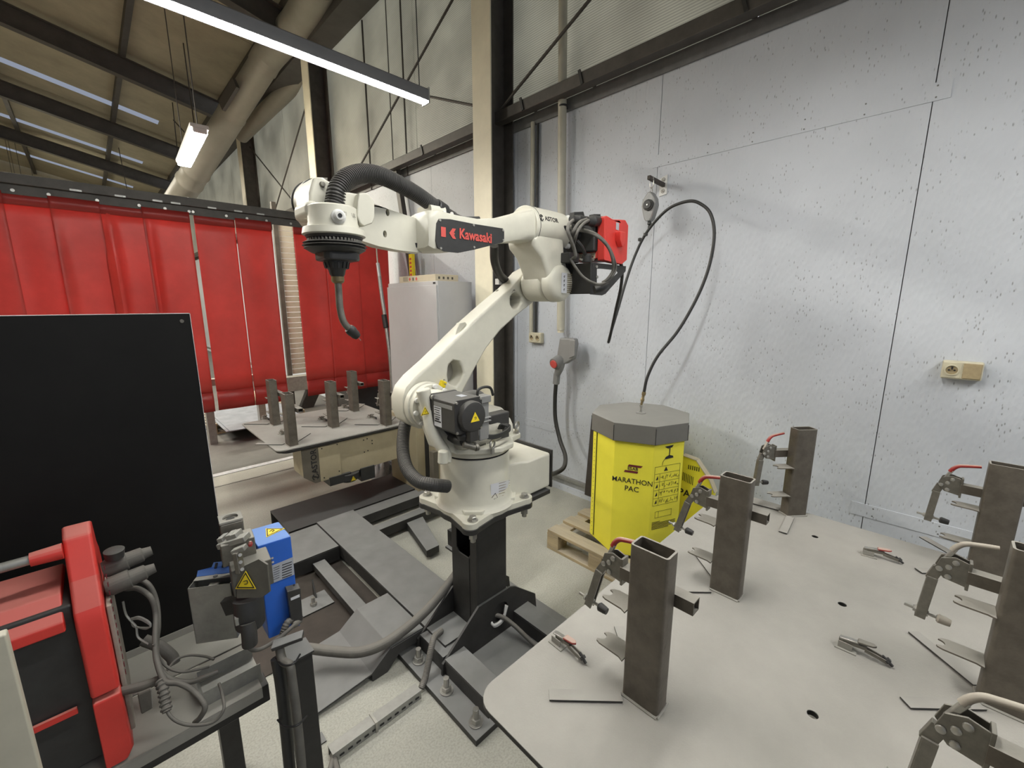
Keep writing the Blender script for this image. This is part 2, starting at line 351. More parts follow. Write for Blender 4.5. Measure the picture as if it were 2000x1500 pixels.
# sill rail at the foot and capping at the top of the boards
b = MB().box(WX-.035, WX, -4, 24, .10, .125).box(WX-.012, WX, -4, 24, .04, .10)
S(b.build('baseboard_right', M_galv))
S(MB().box(WX-.05, WX+.02, -4, 24, 0, .045).build('baseboard_right', M_osb))
S(MB().box(WX-.016, WX, -4, 24, 3.205, 3.30).build('trim_6', M_trim, bevel=.002))
# ribbed polycarbonate band above
ys = [-4, -1.1, 1.0, 3.08, 4.6, 5.15, 6.98, 9, 11, 13, 15, 18, 24]
for i in range(len(ys)-1):
    S(MB().box(WX+.025, WX+.041, ys[i]+.004, ys[i+1]-.004, 3.215, 5.28).build('window_%d' % (i+1), M_poly))
# roof: sloping panels, purlins, rafters
def zr(x): return 6.28-.215*x
for i in range(9):
    y0, y1 = -4+i*3.1, -4+(i+1)*3.1
    b = MB(); b.prism([(-7, y0, zr(-7)), (WX+.2, y0, zr(WX+.2)), (WX+.2, y1-.01, zr(WX+.2)), (-7, y1-.01, zr(-7))], (0, 0, .06)); S(b.build('ceiling', M_roofpan))
S(MB().box(-7.1, -7, -4, 24, 0, 9).build('wall_left', M_roofpan))
S(MB().box(-7, WX, 24, 24.1, 0, 8).build('wall_far', M_roofpan))
def ibeam_prof(b, p, q, hgt, w, tf, tw, up):
    """I section between p and q; flanges at +-hgt/2 along up"""
    p, q, up = V(p), V(q), V(up).normalized()
    b.bar(p+up*(hgt/2-tf/2), q+up*(hgt/2-tf/2), w, tf, up); b.bar(p-up*(hgt/2-tf/2), q-up*(hgt/2-tf/2), w, tf, up)
    b.bar(p, q, tw, hgt-2*tf, up)
for i, y in enumerate((3.08, 6.95, 10.8, 14.65, 18.5)):
    b = MB(); up = V((.215, 0, 1)).normalized(); ibeam_prof(b, (-7, y, zr(-7)-.29), (2.66, y, zr(2.66)-.29), .32, .15, .014, .01, up)
    tag(b.build('roof_rafter', M_roofst), ['sloping steel roof rafter above the nearest wall column, over the camera side', 'sloping steel roof rafter behind the long lit tube lamp', 'highest of the three dark sloping rafters left of the round duct', 'middle one of the three dark sloping rafters left of the round duct', 'lowest of the three dark sloping rafters left of the round duct'][i], 'roof beam')
for i, x in enumerate((2.45, 1.0, -.75, -2.4)):
    b = MB().box(x-.04, x+.04, -4, 24, zr(x)-.135, zr(x)-.01)
    tag(b.build('purlin', M_roofst), ['long thin roof purlin nearest the board wall, above the eaves', 'long roof purlin crossing the dark rafters in the middle of the roof bays', 'long roof purlin at the left edge, crossing the rafters', 'roof purlin farthest from the board wall'][i], 'roof purlin')
tag(MB().box(2.62, 2.93, -4, 24, 5.22, 5.40).build('eaves_beam', M_roofst), 'dark horizontal eaves beam running along the top of the ribbed wall band', 'beam')
# narrow translucent roof lights
sky = emit('daylight through roof light', (.66, .74, .92), .26)
for i, y in enumerate((13.6, 17.7, 21.6)):
    x0, x1 = -2.2+.0*i, 1.75
    b = MB(); b.prism([(x0, y, zr(x0)-.012), (x1, y, zr(x1)-.012), (x1, y+.26, zr(x1)-.012), (x0, y+.26, zr(x0)-.012)], (0, 0, .01)); S(b.build('window_%d' % (20+i), sky))
# columns
clab = ['cream and brown steel column standing against the board wall right behind the robot', 'dark steel column behind the ribbed hose, second along the wall', 'dark steel column farthest along the wall, beside the round duct']
for i, y in enumerate((3.08, 6.95, 10.8)):
    t = thing('steel_column', clab[i], 'column', (2.79, y, 0))
    h = 5.3
    MB().box(2.655, 2.668, y-.12, y+.12, 0, h).build('front_flange', M_cream, t, bevel=.002)
    MB().box(2.668, 2.915, y-.006, y+.006, 0, h).build('web', M_dksteel, t)
    MB().box(2.915, 2.928, y-.12, y+.12, 0, h).build('rear_flange', M_dksteel, t, bevel=.002)
    if i == 0: MB().box(2.669, 2.676, y-.118, y-.018, 0, h).box(2.676, 2.78, y-.035, y-.028, 0, h).build('edge_strip', M_dksteel, t)
t = thing('steel_column', 'dark slim post behind the torch hose, against the board wall', 'column', (2.85, 4.97, 0))
MB().bar(at(772, 315, x=2.87), at(809, 560, x=2.87), .075, .06, (1, 0, 0)).build('post', M_dksteel, t, bevel=.003)
# wall rail
for i, (y0, y1) in enumerate(((-4, 3.074), (3.086, 24))):
    o = tag(MB().box(2.785, 2.875, y0, y1, 3.268, 3.358).build('wall_rail', M_dksteel, bevel=.006), ['dark steel rail crossing in front of the ribbed band, right of the cream column', 'dark steel rail along the wall, left of the cream column above the cabinet'][i], 'rail')
    b = MB(); 
    for y in ((1.0, 2.1, 2.7) if i == 0 else (4.2, 5.4)): b.bar((2.78, y, 3.27), (2.78, y+.03, 3.37), .012, .02).bar((2.87, y, 3.37), (2.95, y+.01, 3.31), .03, .01)
    b.build_each('wire_tie', M_rubber, o)
# brace rods
for i, (a, c) in enumerate([((2.8, 3.05, 3.34), (2.8, -.3, 4.9)), ((2.8, 6.9, 2.9), (2.8, 3.15, 4.72)), ((2.8, 4.12, 3.82), (2.8, 3.2, 3.44)), ((2.8, 10.7, 2.6), (2.8, 7.05, 4.9)), ((2.84, 7.05, 2.6), (2.84, 10.7, 4.9))]):
    tag(MB().cyl(a, c, .012, n=8).build('brace_rod', M_roofst), ['dark slanting brace rod rising right from the cream column over the ribbed band', 'long slanting brace rod between the cream column and the second column', 'short brace rod between lamp end and cream column', 'brace rod rising towards the camera between the second and third column', 'brace rod falling towards the camera between the second and third column'][i], 'rod')
# vertical cables on the ribbed band
for i, (px, r) in enumerate(((723, .012), (768, .006), (795, .01))):
    p = at(px, 320, x=2.93); tag(MB().cyl((2.93, p.y, 3.2), (2.93, p.y, 5.2), r, n=8).build('wall_cable', M_dksteel), ['thick conduit on the ribbed band, leftmost of the three by the lamp end', 'thin cable on the ribbed band, middle of the three by the lamp end', 'conduit on the ribbed band, rightmost of the three by the lamp end'][i], 'cable')
# pipes on the board wall
pt = thing('conduit_pipe', 'thick cream pipe running down the board wall to the grey plug socket', 'pipe', (2.88, 2.36, 1.45))
MB().cyl((2.88, 2.33, 1.47), (2.88, 2.40, 5.2), .034, n=20).build('pipe', M_pipe, pt)
MB().cyl((2.88, 2.33, 1.45), (2.88, 2.33, 1.50), .028, n=16).build('end_bush', M_socket, pt)
b = MB(); 
for z in (3.22,): b.lathe((2.88, 2.355, z), (0, 0, 1), [(0, .036), (.012, .036)], 20).box(2.90, 2.948, 2.35, 2.36, z, z+.01).box(2.905, 2.949, 2.32, 2.34, 1.9, 1.92)
b.build_each('clip', M_rubber, pt)
pt = thing('conduit_pipe', 'thin cream pipe running down the wall beside the column to the double socket', 'pipe', (2.92, 2.72, 1.43))
MB().cyl((2.92, 2.715, 1.42), (2.92, 2.715, 3.22), .019, n=16).build('pipe', M_pipe, pt)
MB().cyl((2.93, 2.665, 1.42), (2.93, 2.665, 3.2), .011, n=12).build('cable', M_rubber, pt)
b = MB(); 
for z in (1.75, 2.35): b.box(2.91, 2.95, 2.65, 2.70, z, z+.02)
b.build_each('clip', M_galv, pt)
# ------------------------------------------------ ducts under the roof
p0, p1 = at(625, -40, d=5.0), at(528, 105, d=6.3); p2 = at(342, 400, d=8.2)
t = thing('air_duct', 'large round grey ventilation duct slanting down behind the hanging lamp', 'duct', tuple(p2))
d = (p2-p1); L_ = d.length
MB().lathe(p1, d, [(k*L_, r*.62) for k, r in ((0, .30), (.33, .31), (.335, .33), (.345, .33), (.35, .32), (.72, .34), (.725, .36), (.735, .36), (.74, .34), (.80, .34), (.805, .36), (.815, .36), (.82, .34), (1.1, .34))], 40).build('duct_pipe', M_duct, t)
MB().tube([p0, (p0+p1)/2+V((.1, 0, .05)), p1, p1+d.normalized()*.25], .20, 36, 8).build('elbow', M_duct, t)
q = p1+d*.16
MB().bar(q+V((-.25, -.15, -.12)), q+V((-.25, -.15, -.12))+d*.13, .05, .16).build('support_bracket', M_roofst, t)
for k, (px, py, px2, py2, dd, r) in enumerate([(610, 130, 470, 265, 8.0, .13)]):
    a, c = at(px, py, d=dd*.85), at(px2, py2, d=dd)
    tag(MB().cyl(a, c, r, n=24).build('air_duct', M_duct), ['narrower grey duct beside the big round duct, running to the far column', 'thin grey duct under the eaves right of the second column'][k], 'duct')
# ------------------------------------------------ lamps
em = emit('lit tube', (1.0, .985, .93), 72.0)
def tube_lamp(y, x0, x1, z, label, first):
    t = thing('tube_lamp', label, 'lamp', ((x0+x1)/2, y, z))
    b = MB(); ax = V((1, 0, 0)); L = x1-x0
    # half round housing on top of a lit diffuser
    n = 10; pr = [(-.038, 0), (.038, 0), (.036, .05), (.02, .066), (-.02, .066), (-.036, .05)]
    b.prism([(x0, y+u, z+w) for u, w in pr], (L, 0, 0)).box(x0, x1, y-.042, y-.037, z-.012, z+.05).box(x0, x1, y+.037, y+.042, z-.012, z+.05); b.build('housing', M_lampbody, t)
    pr = [(math.cos(PI*i/n)*.034, -math.sin(PI*i/n)*.020-.001) for i in range(n+1)]
    MB().prism([(x0+.01, y+u, z+w) for u, w in pr], (L-.02, 0, 0)).build('diffuser', em, t)
    MB().box(x1, x1+.01, y-.04, y+.04, z-.024, z+.067).box(x0-.01, x0, y-.04, y+.04, z-.024, z+.067).build_each('end_cap', M_galv, t)
    b = MB()
    for x in (x0+.25, x1-.04): b.cyl((x, y, z+.02), (x-.02, y, zr(x)-.15), .0035, n=6)
    b.build_each('hanging_wire', M_rubber, t)
    return t
tube_lamp(2.585, -.6, 1.745, 3.00, 'long lit tube lamp hanging over the robot', 1)
tube_lamp(.60, .2, 1.75, 3.02, 'long lit tube lamp hanging over the fixture table, just above the frame', 0)
tube_lamp(-1.3, .7, 2.65, 3.0, 'long lit tube lamp hanging behind the camera', 0)
em2 = emit('lit lamp diffuser', (1.0, .93, .74), 85.0)
def box_lamp(p, q, w, label, cat='lamp'):
    p, q = V(p), V(q); t = thing('box_lamp', label, cat, tuple((p+q)/2)); d = (q-p).normalized()
    MB().bar(p, q, w, .05).build('diffuser', em2, t, bevel=.015, seg=3)
    MB().bar(p-d*.03+V((0, 0, .045)), q+d*.03+V((0, 0, .045)), w+.03, .045).build('housing', M_white, t, bevel=.01)
    MB().bar(p-d*.035, p-d*.002, w*.9, .055).build('end_cap', M_white, t, bevel=.01)
    b = MB()
    for r in (p+d*.1, q-d*.1): b.cyl(r+V((0, 0, .06)), V((r.x, r.y, zr(r.x)-.1)), .006, n=6)
    b.build_each('hanging_wire', M_roofst, t); return t
box_lamp(at(390, 256, z=3.62), at(360, 322, z=3.62), .15, 'short lit box lamp hanging below the round duct')
box_lamp((-1.05, 19.0, 5.1), (-1.05, 20.2, 5.1), .16, 'tiny far lamp above the curtain rail at the left edge, the higher one')
box_lamp((-.97, 18.9, 4.86), (-.55, 18.9, 4.86), .3, 'tiny far lamp above the curtain rail at the left edge, the lower one')
# thin cables hanging in the roof
for i, (px, py, px2, py2, dd) in enumerate(((352, 40, 380, 248, 7.0), (320, 35, 350, 330, 9.0), (372, 40, 440, 172, 8.5), (225, 255, 248, 370, 12.0))):
    tag(MB().cyl(at(px, py, d=dd), at(px2, py2, d=dd), .009, n=6).build_each('hanging_wire', M_roofst), ['dark hanging wire reaching the far end of the short box lamp', 'pale hanging wire passing left of the short box lamp', 'slanting wire ending at the round duct', 'hanging wire crossing the lowest rafters'][i], 'wire')
for i, (a, c, dd) in enumerate((((235, 103), (470, 62), 9.5), ((272, 160), (360, 258), 9.8), ((222, 229), (405, 221), 13), ((262, 272), (335, 335), 13.4))):
    tag(MB().cyl(at(*a, d=dd), at(*c, d=dd), .014, n=6).build('roof_brace', M_roofst), ['roof brace rod rising right from the highest dark rafter', 'roof brace rod falling right from the highest dark rafter', 'roof brace rod level with the middle dark rafter', 'roof brace rod falling right from the middle dark rafter'][i], 'rod')
# ================================================================== RED CURTAIN
YC = 5.2
t = thing('curtain_rail', 'dark steel rail carrying the red strip curtain', 'rail', (1.2, YC, 2.55))
MB().box(-2.4, 2.85, YC-.05, YC+.01, 2.60, 2.675).box(-2.4, 2.85, YC-.012, YC-.004, 2.525, 2.60).build('angle_section', M_dksteel, t, bevel=.003)
b = MB()
for x in [(-.30), -.11, .17, .44, .62, .80, .83, 1.1, 1.28, 1.46, 1.7, 2.0, 2.35, 2.7]:
    b.cyl((x, YC-.016, 2.555), (x, YC-.008, 2.555), .012, n=10)
b.build_each('bolt', M_zinc, t)
b = MB()
for x in (.05, .32, .57, .70, .98, 1.2, 1.4, 1.85, 2.2): b.box(x-.035, x+.035, YC-.052, YC-.048, 2.60, 2.615)
b.build_each('clip', M_galv, t)
strips = [(-2.3, -1.86, 'far left strip beyond the frame edge'), (-1.88, -1.32, 'strip mostly behind the left frame edge'), (-1.34, -.74, ''), (-.76, -.36, ''), (-.38, -.10, 'leftmost visible strip'), (-.12, .18, 'second from the left edge, beside a pale slit'), (.165, .47, 'third strip from the left, with a dark fold'), (.45, .795, 'strip above the right end of the black panel'), (.83, 1.165, 'strip just right of the narrow dark gap'), (1.17, 1.50, 'strip left of the opening showing pale slats'), (1.72, 2.05, 'strip right of the opening showing pale slats'), (2.045, 2.45, 'strip behind the torch neck'), (2.44, 2.86, 'rightmost strip, next to the pale cabinet')]
for i, (x0, x1, s) in enumerate(strips):
    if i < 3: continue
    n = 22; m = 10; b = MB(); vs = []; fs = []
    ph = i*1.7; off = -.014*(i % 2)
    for k in range(m+1):
        z = 2.535-(2.535-.80)*k/m; a = min(1, k/3)
        for j in range(n+1):
            u = j/n; x = x0+(x1-x0)*u
            y = YC+.004+off+a*(.006*math.sin(u*PI*2+ph)+.016*math.sin(u*PI)*(.6+.4*math.sin(ph))*math.sin(k/m*PI))
            if i == 6: y += -.06*math.exp(-((u-.2)/.12)**2)*math.sin(min(1, k/m*1.2)*PI)
            if i == 7: y += .05*math.exp(-((u-.12)/.1)**2)*math.sin(min(1, k/m*1.3)*PI)
            if i == 5: y += -.05*math.exp(-(u/.18)**2)*math.sin(k/m*PI)
            vs.append((x, y, z))
    for k in range(m):
        for j in range(n): fs.append((k*(n+1)+j, k*(n+1)+j+1, (k+1)*(n+1)+j+1, (k+1)*(n+1)+j))
    b.add(vs, fs)
    o = b.build('curtain_strip', M_pvc)
    sm = o.modifiers.new('thick', 'SOLIDIFY'); sm.thickness = .003
    lb = s if s else 'strip behind the left frame edge'
    tag(o, 'red vinyl curtain strip, '+lb, 'curtain', 'strips of the red welding curtain')
    zb = .60 if i < 10 else .615
    h = MB(); yb = [v[1] for v in vs[-(n+1):]]
    hv = []; 
    for zz, dy in ((.80, 0), (.70, -.004), (zb, .012)): hv += [(x0+(x1-x0)*j/n, yb[j]+dy-.004, zz) for j in range(n+1)]
    h.add(hv, [(r*(n+1)+j, r*(n+1)+j+1, (r+1)*(n+1)+j+1, (r+1)*(n+1)+j) for r in range(2) for j in range(n)])
    ho = h.build('hem', M_pvch, o); sm = ho.modifiers.new('thick', 'SOLIDIFY'); sm.thickness = .004
    h = MB(); tv = []
    for zz in (2.545, 2.45): tv += [(x0+(x1-x0)*j/n, YC-.0+off-.006, zz) for j in range(n+1)]
    h.add(tv, [(j, j+1, n+1+j+1, n+1+j) for j in range(n)]); ho = h.build('top_band', M_pvch, o); sm = ho.modifiers.new('thick', 'SOLIDIFY'); sm.thickness = .003
# behind the curtain
t = thing('slatted_rack', 'tall rack of pale curved slats seen through the curtain opening', 'rack', (2.4, 7.5, .3))
b = MB()
for k in range(30):
    z = .60+k*.083
    b.bar((2.24, 7.40, z), (2.43, 7.385, z+.003), .02, .076).bar((2.43, 7.387, z+.003), (2.63, 7.46, z-.008), .018, .074)
b.build('slats', M_louv, t)
MB().box(2.16, 2.225, 7.36, 7.42, .28, 3.2).build('side_post', M_dksteel, t)
MB().box(2.16, 2.225, 7.36, 7.42, 0, .28).build('leg', M_dksteel, t)
MB().box(1.9, 2.64, 7.15, 7.33, .32, .55).build('cross_beam', M_galv, t, bevel=.004)
MB().prism([(2.40, 7.2, .32), (2.62, 7.2, .32), (2.45, 7.2, .0), (2.25, 7.2, .0)], (0, .12, 0)).build('leg', M_black, t)
tag(MB().tube([(1.6, 7.75, .115), (1.7, 7.65, .2), (1.85, 7.7, .2), (1.95, 7.7, .115)], .11, 14, 5).build('cream_sack', M_carton), 'cream crumpled sack on the floor behind the curtain opening', 'sack')
t = thing('grey_trestle', 'pale grey trestle beam seen through the narrow curtain gap', 'trestle', (.95, 6.2, 0))
MB().box(.6, 1.5, 6.1, 6.2, .72, .8).build('beam', M_galv, t); MB().box(.84, .92, 6.1, 6.2, 0, .72).build('leg', M_galv, t); MB().box(1.40, 1.48, 6.1, 6.2, 0, .72).build('leg', M_galv, t)
t = thing('machine_cabinet', 'dark machine cabinet standing behind the right curtain strips', 'cabinet', (2.6, 5.7, 0))
MB().box(2.36, 2.84, 5.45, 5.95, 0, .80).build('body', M_milld, t, bevel=.01); MB().box(2.40, 2.80, 5.43, 5.449, .06, .74).build('door', M_black, t)
# pallet with mats beyond the fixture table
def pallet(name, label, x0, y0, L, W, along_x, tilt=None):
    t = thing(name, label, 'pallet', (x0, y0, 0))
    H = .144
    nb = 5 if W < .9 else 6
    for k in range(nb):
        w = .10; c = y0+w/2+(W-w)*k/(nb-1) if along_x else x0+w/2+(W-w)*k/(nb-1)
        j = random.uniform(-.006, .006)
        if along_x: MB().box(x0+j, x0+L+j, c-w/2, c+w/2, H-.022, H).build('deck_board', M_wood, t, bevel=.003)
        else: MB().box(c-w/2, c+w/2, y0+j, y0+L+j, H-.022, H).build('deck_board', M_wood, t, bevel=.003)
    for a in (0, .5, 1):
        if along_x: MB().box(x0+(L-.1)*a, x0+(L-.1)*a+.1, y0, y0+W, H-.044, H-.022).build('cross_board', M_wood, t, bevel=.003)
        else: MB().box(x0, x0+W, y0+(L-.1)*a, y0+(L-.1)*a+.1, H-.044, H-.022).build('cross_board', M_wood, t, bevel=.003)
    for c in (0, .5, 1):
        for a in (0, .5, 1):
            if along_x: MB().box(x0+(L-.1)*a, x0+(L-.1)*a+.1, y0+(W-.1)*c, y0+(W-.1)*c+.1, .022, H-.044).build('block', M_wood, t, bevel=.004)
            else: MB().box(x0+(W-.1)*c, x0+(W-.1)*c+.1, y0+(L-.1)*a, y0+(L-.1)*a+.1, .022, H-.044).build('block', M_wood, t, bevel=.004)
        if along_x: MB().box(x0, x0+L, y0+(W-.1)*c, y0+(W-.1)*c+.1, 0, .022).build('bottom_board', M_wood, t, bevel=.003)
        else: MB().box(x0+(W-.1)*c, x0+(W-.1)*c+.1, y0, y0+L, 0, .022).build('bottom_board', M_wood, t, bevel=.003)
    return t
pallet('wooden_pallet', 'low wooden pallet under blue grey mats, beyond the far fixture table', .90, 6.55, 1.2, .8, True)
b = MB()
for k, (x0, x1, y0, y1, z) in enumerate(((1.0, 1.95, 6.0, 7.3, .146), (1.03, 1.5, 5.95, 7.25, .158))):
    pts = [V((x0, y0, z)), V((x1, y0, z)), V((x1, y1, z)), V((x0, y1, z))]
    o = tag(MB().prism(pts, (0, 0, .011)).build('rubber_mat', M_sheet, bevel=.003), ['large blue grey mat lying over the far pallet, the lower one', 'blue grey mat lying on top of the larger mat over the far pallet'][k], 'mat')
# second pallet with timber further back
pallet('wooden_pallet', 'wooden pallet with stacked timber behind the curtain opening', 1.5, 5.35, .8, .56, True)
for k in range(3):
    tag(MB().box(1.52+.02*k, 2.25, 5.38+.18*k, 5.48+.18*k, .146, .20).build('timber_beam', M_wood, bevel=.003), ['timber beam on the rear pallet, nearest the camera', 'timber beam on the rear pallet, the middle one', 'timber beam on the rear pallet, farthest from the camera'][k], 'timber')
# crumpled cloth
me = MB(); n = 26; random.seed(3); vs = []; fs = []
for i in range(n):
    for j in range(n):
        u, w = i/(n-1)-.5, j/(n-1)-.5; r = math.hypot(u, w)
        e = max(0, 1-(2*r)**2.2)
        h = e*(.15+.06*math.sin(u*23+3*math.sin(w*11))+.06*math.sin(w*31+4*math.sin(u*13)))
        k = 1+.14*math.sin(5*math.atan2(w, u))
        vs.append((1.99+u*.50*k, 3.95+w*.70*k, max(.004, h)))
for i in range(n-1):
    for j in range(n-1): fs.append((i*n+j, (i+1)*n+j, (i+1)*n+j+1, i*n+j+1))
me.add(vs, fs); o = tag(me.build('crumpled_cloth', M_cloth, angle=80), 'grey crumpled cloth lying on the floor under the far fixture table', 'cloth')
s = o.modifiers.new('s', 'SUBSURF'); s.levels = s.render_levels = 1
# ------------------------------------------------ hanging lance in front of the curtain
t = thing('hanging_probe', 'thin silver probe with a grey hose hanging before the dark red end of the curtain', 'probe', tuple(at(735, 475, d=4.9)))
MB().cyl(at(734, 470, d=4.9), at(734.5, 478, d=4.9), .02, n=16).build('knob', M_white, t)
MB().tube([at(735, 478, d=4.9), at(736, 495, d=4.9), at(737.5, 515, d=4.9)], .008, 8).build('cord', M_pipe, t)
MB().cyl(at(737.5, 514, d=4.9), at(741, 540, d=4.9), .021, n=16).build('grip', M_copper, t)
MB().tube([at(741, 540, d=4.9), at(746, 580, d=4.9), at(751, 612, d=4.9), at(756, 650, d=4.9), at(762, 700, d=4.9), at(766, 760, d=4.9), at(768, 830, d=4.9)], .022, 12).build('hose', M_galv, t)
MB().cyl(at(750, 615, d=4.88), at(754, 640, d=4.88), .03, n=14).build('coupling', M_milld, t)
# ================================================================== CABINET
t = thing('metal_cabinet', 'pale grey metal cabinet standing against the wall behind the robot', 'cabinet', (2.48, 3.73, 0))
MB().box(2.285, 2.68, 3.285, 4.19, .05, 1.90).build('body', M_cab, t, bevel=.004)
MB().box(2.30, 2.67, 3.30, 4.17, 0, .05).build('plinth', M_milld, t)
MB().box(2.268, 2.284, 3.29, 4.185, .06, 1.862).build('door', M_cab, t, bevel=.003)
d = MB().box(2.264, 2.2675, 3.58, 3.62, .93, 1.07).build('handle_recess', M_ink, t); MB().box(2.258, 2.264, 3.592, 3.608, .96, 1.05).build('lever', M_galv, d)
MB().box(2.2835, 2.2848, 3.32, 3.36, 1.872, 1.89).build('name_badge', M_ink, t)
b = thing('carton_box', 'flat pale carton with red hazard diamonds, lying on top of the cabinet', 'box', (2.5, 3.75, 1.901))
MB().box(2.30, 2.56, 3.34, 3.98, 1.901, 1.962).build('carton', M_carton, b, bevel=.002)
dd = MB()
for y in (3.66, 3.78): dd.prism([(2.2992, y, 1.912), (2.2992, y-.018, 1.931), (2.2992, y, 1.95), (2.2992, y+.018, 1.931)], (-.0006, 0, 0))
dd.build_each('hazard_diamond', M_redprint, b)
dd = MB()
for k in range(4): decal(dd, (2.34+.05*k, 3.3392, 1.93), (1, 0, 0), (0, 0, 1), .02, .022)
for k in range(5): decal(dd, (2.2993, 3.86+.02*0, 1.915+.009*k), (0, -1, 0), (0, 0, 1), .09, .003)
decal(dd, (2.2993, 3.72, 1.93), (0, -1, 0), (0, 0, 1), .02, .03)
dd.build('printing', M_dksteel, b)
t = thing('warning_plate', 'yellow plate with red lettering hanging on the dark post above the cabinet', 'sign', tuple(at(802, 520, x=2.80)))
p = at(799, 520, x=2.72)
p = at(802, 520, x=2.80)
MB().box(2.80, 2.84, p.y-.035, p.y+.035, p.z-.14, p.z+.14).build('plate', M_yel, t, bevel=.002)
b = MB(); 
for k in range(5): b.box(2.797, 2.80, p.y-.02, p.y+.015, p.z-.11+.045*k, p.z-.085+.045*k)
b.build('printing', M_redprint, t)
# ================================================================== SOCKETS
def socket(x, y, z, w, h, label, lids):
    t = thing('wall_socket', label, 'socket', (x, y, z))
    MB().box(x-.048, x, y-w/2, y+w/2, z-h/2, z+h/2).build('housing', M_socket, t, bevel=.008, seg=3)
    for k in range(2):
        c = y+w*.245*(1 if k == 0 else -1)
        if lids[k]:
            MB().box(x-.053, x-.047, c-w*.22, c+w*.22, z-h*.42, z+h*.42).build('socket_lid', M_socketlid, t, bevel=.003)
        else:
            b = MB(); b.prism(ring_pts((x-.056, c, z), (0, 1, 0), (0, 0, 1), w*.185, 24), (.008, 0, 0), [ring_pts((x-.056, c, z), (0, 1, 0), (0, 0, 1), w*.155, 24)])
            MB().box(x-.05, x-.047, c-w*.23, c+w*.23, z-h*.42, z+h*.42).build('socket_plate', M_socket, t, bevel=.002)
            f = b.build('socket_ring', M_socketlid if lids[1-k] is None else M_socket, t)
            MB().cyl((x-.0475, c, z), (x-.0505, c, z), w*.15, n=24).build_each('socket_well', M_socketlid, t)
            MB().cyl((x-.054, c+w*.07, z), (x-.049, c+w*.07, z), .004, n=10).cyl((x-.054, c-w*.07, z), (x-.049, c-w*.07, z), .004, n=10).box(x-.058, x-.05, c-.003, c+.003, z+.004, z+.016).build('contact_hole', M_ink, t)
socket(WX, -.078, 1.386, .137, .086, 'double ivory wall socket, tan lid on its right half, right end of the wall', (False, True))
socket(WX, 2.655, 1.385, .15, .095, 'small double ivory wall socket below the thin pipe next to the column', (False, False))
# grey CEE plug with red cap
t = thing('power_plug_socket', 'grey industrial socket with a red cap and plug at the end of the thick pipe', 'socket', (2.9, 2.33, 1.3))
MB().prism([at(1092, 660, x=2.80), at(1121, 661, x=2.80), at(1123, 672, x=2.80), at(1118, 702, x=2.80), at(1101, 712, x=2.80), at(1086, 700, x=2.80)], (.06, 0, 0)).build('housing', M_greyplug, t, bevel=.014, seg=3)
MB().prism([at(1112, 664, x=2.79), at(1123, 665, x=2.79), at(1122, 695, x=2.79), at(1111, 700, x=2.79)], (.02, 0, 0)).build('hinged_lid', M_greyplug, t, bevel=.004)
c = at(1082, 711, x=2.74)
f = MB().cyl(c+V((.09, .0, .03)), c, .05, .05, n=28).build('plug_collar', M_greyplug, t, bevel=.004)
MB().cyl(c+V((.0, .0, .0)), c+V((-.012, 0, -.003)), .034, n=28).build('red_cap', M_redprint, t, bevel=.003)
MB().tube([at(1096, 700, x=2.82), at(1093, 718, x=2.80), at(1088, 732, x=2.80)], .045, 16, 5, r2=.028).build('plug_body', M_greyplug, t)
MB().cyl(at(1088, 730, x=2.80), at(1086, 750, x=2.80), .03, n=8).build('gland_nut', M_greyplug, t, bevel=.003)
MB().tube([at(1086, 748, x=2.80), at(1084, 780, x=2.80), at(1085, 820, x=2.79), at(1094, 860, x=2.76), at(1104, 890, x=2.7), at(1101, 913, x=2.55), at(1082, 925, x=2.35), at(1060, 926, x=1.75)], .0175, 14, 8).build('cable', M_rubber, t)
# leaning dark sheet
t = _a, _b = at(1141, 985, x=2.894), at(1155, 818, x=2.925)
t = tag(MB().prism([(2.894, _a.y, .047), (2.925, _b.y, _b.z), (2.925, 1.3, _b.z), (2.894, 1.3, .047)], (.006, 0, .0)).build('metal_sheet', M_brownw), 'dark brown metal sheet leaning on the wall behind the yellow barrel', 'sheet')
# ================================================================== YELLOW WIRE BARREL
C = V((2.462, 1.315, 0))
pallet('wooden_pallet', 'weathered wooden pallet carrying the yellow wire barrel', 2.09, .975, .80, .80, False)
def octo(r, z, rot=0): return [C+V((r*math.cos(PI/4*k+rot), r*math.sin(PI/4*k+rot), z)) for k in range(8)]
t = thing('wire_barrel', 'octagonal yellow carton barrel with black lettering, standing on the pallet by the wall', 'barrel', (C.x, C.y, .145))
MB().prism(octo(.297, .145), (0, 0, .79)).build('carton_body', M_yellow, t, bevel=.003)
ld = MB().prism(octo(.315, .888), (0, 0, .112)).build('lid', M_lid, t, bevel=.003)
b = MB()
for k in (3, 4, 5, 6): 
    p = C+V((.316*math.cos(PI/4*k), .316*math.sin(PI/4*k), 0)); b.cyl(p+V((0, 0, .889)), p+V((0, 0, .985)), .0016, n=6)
b.build('corner_seams', M_ink, ld)
MB().lathe((C.x, C.y, 1.0), (0, 0, 1), [(0, .03), (.004, .03), (.006, .012), (.012, .006), (.04, .005), (.045, .011), (.055, .011)], 16).build('outlet_fitting', M_zinc, ld)
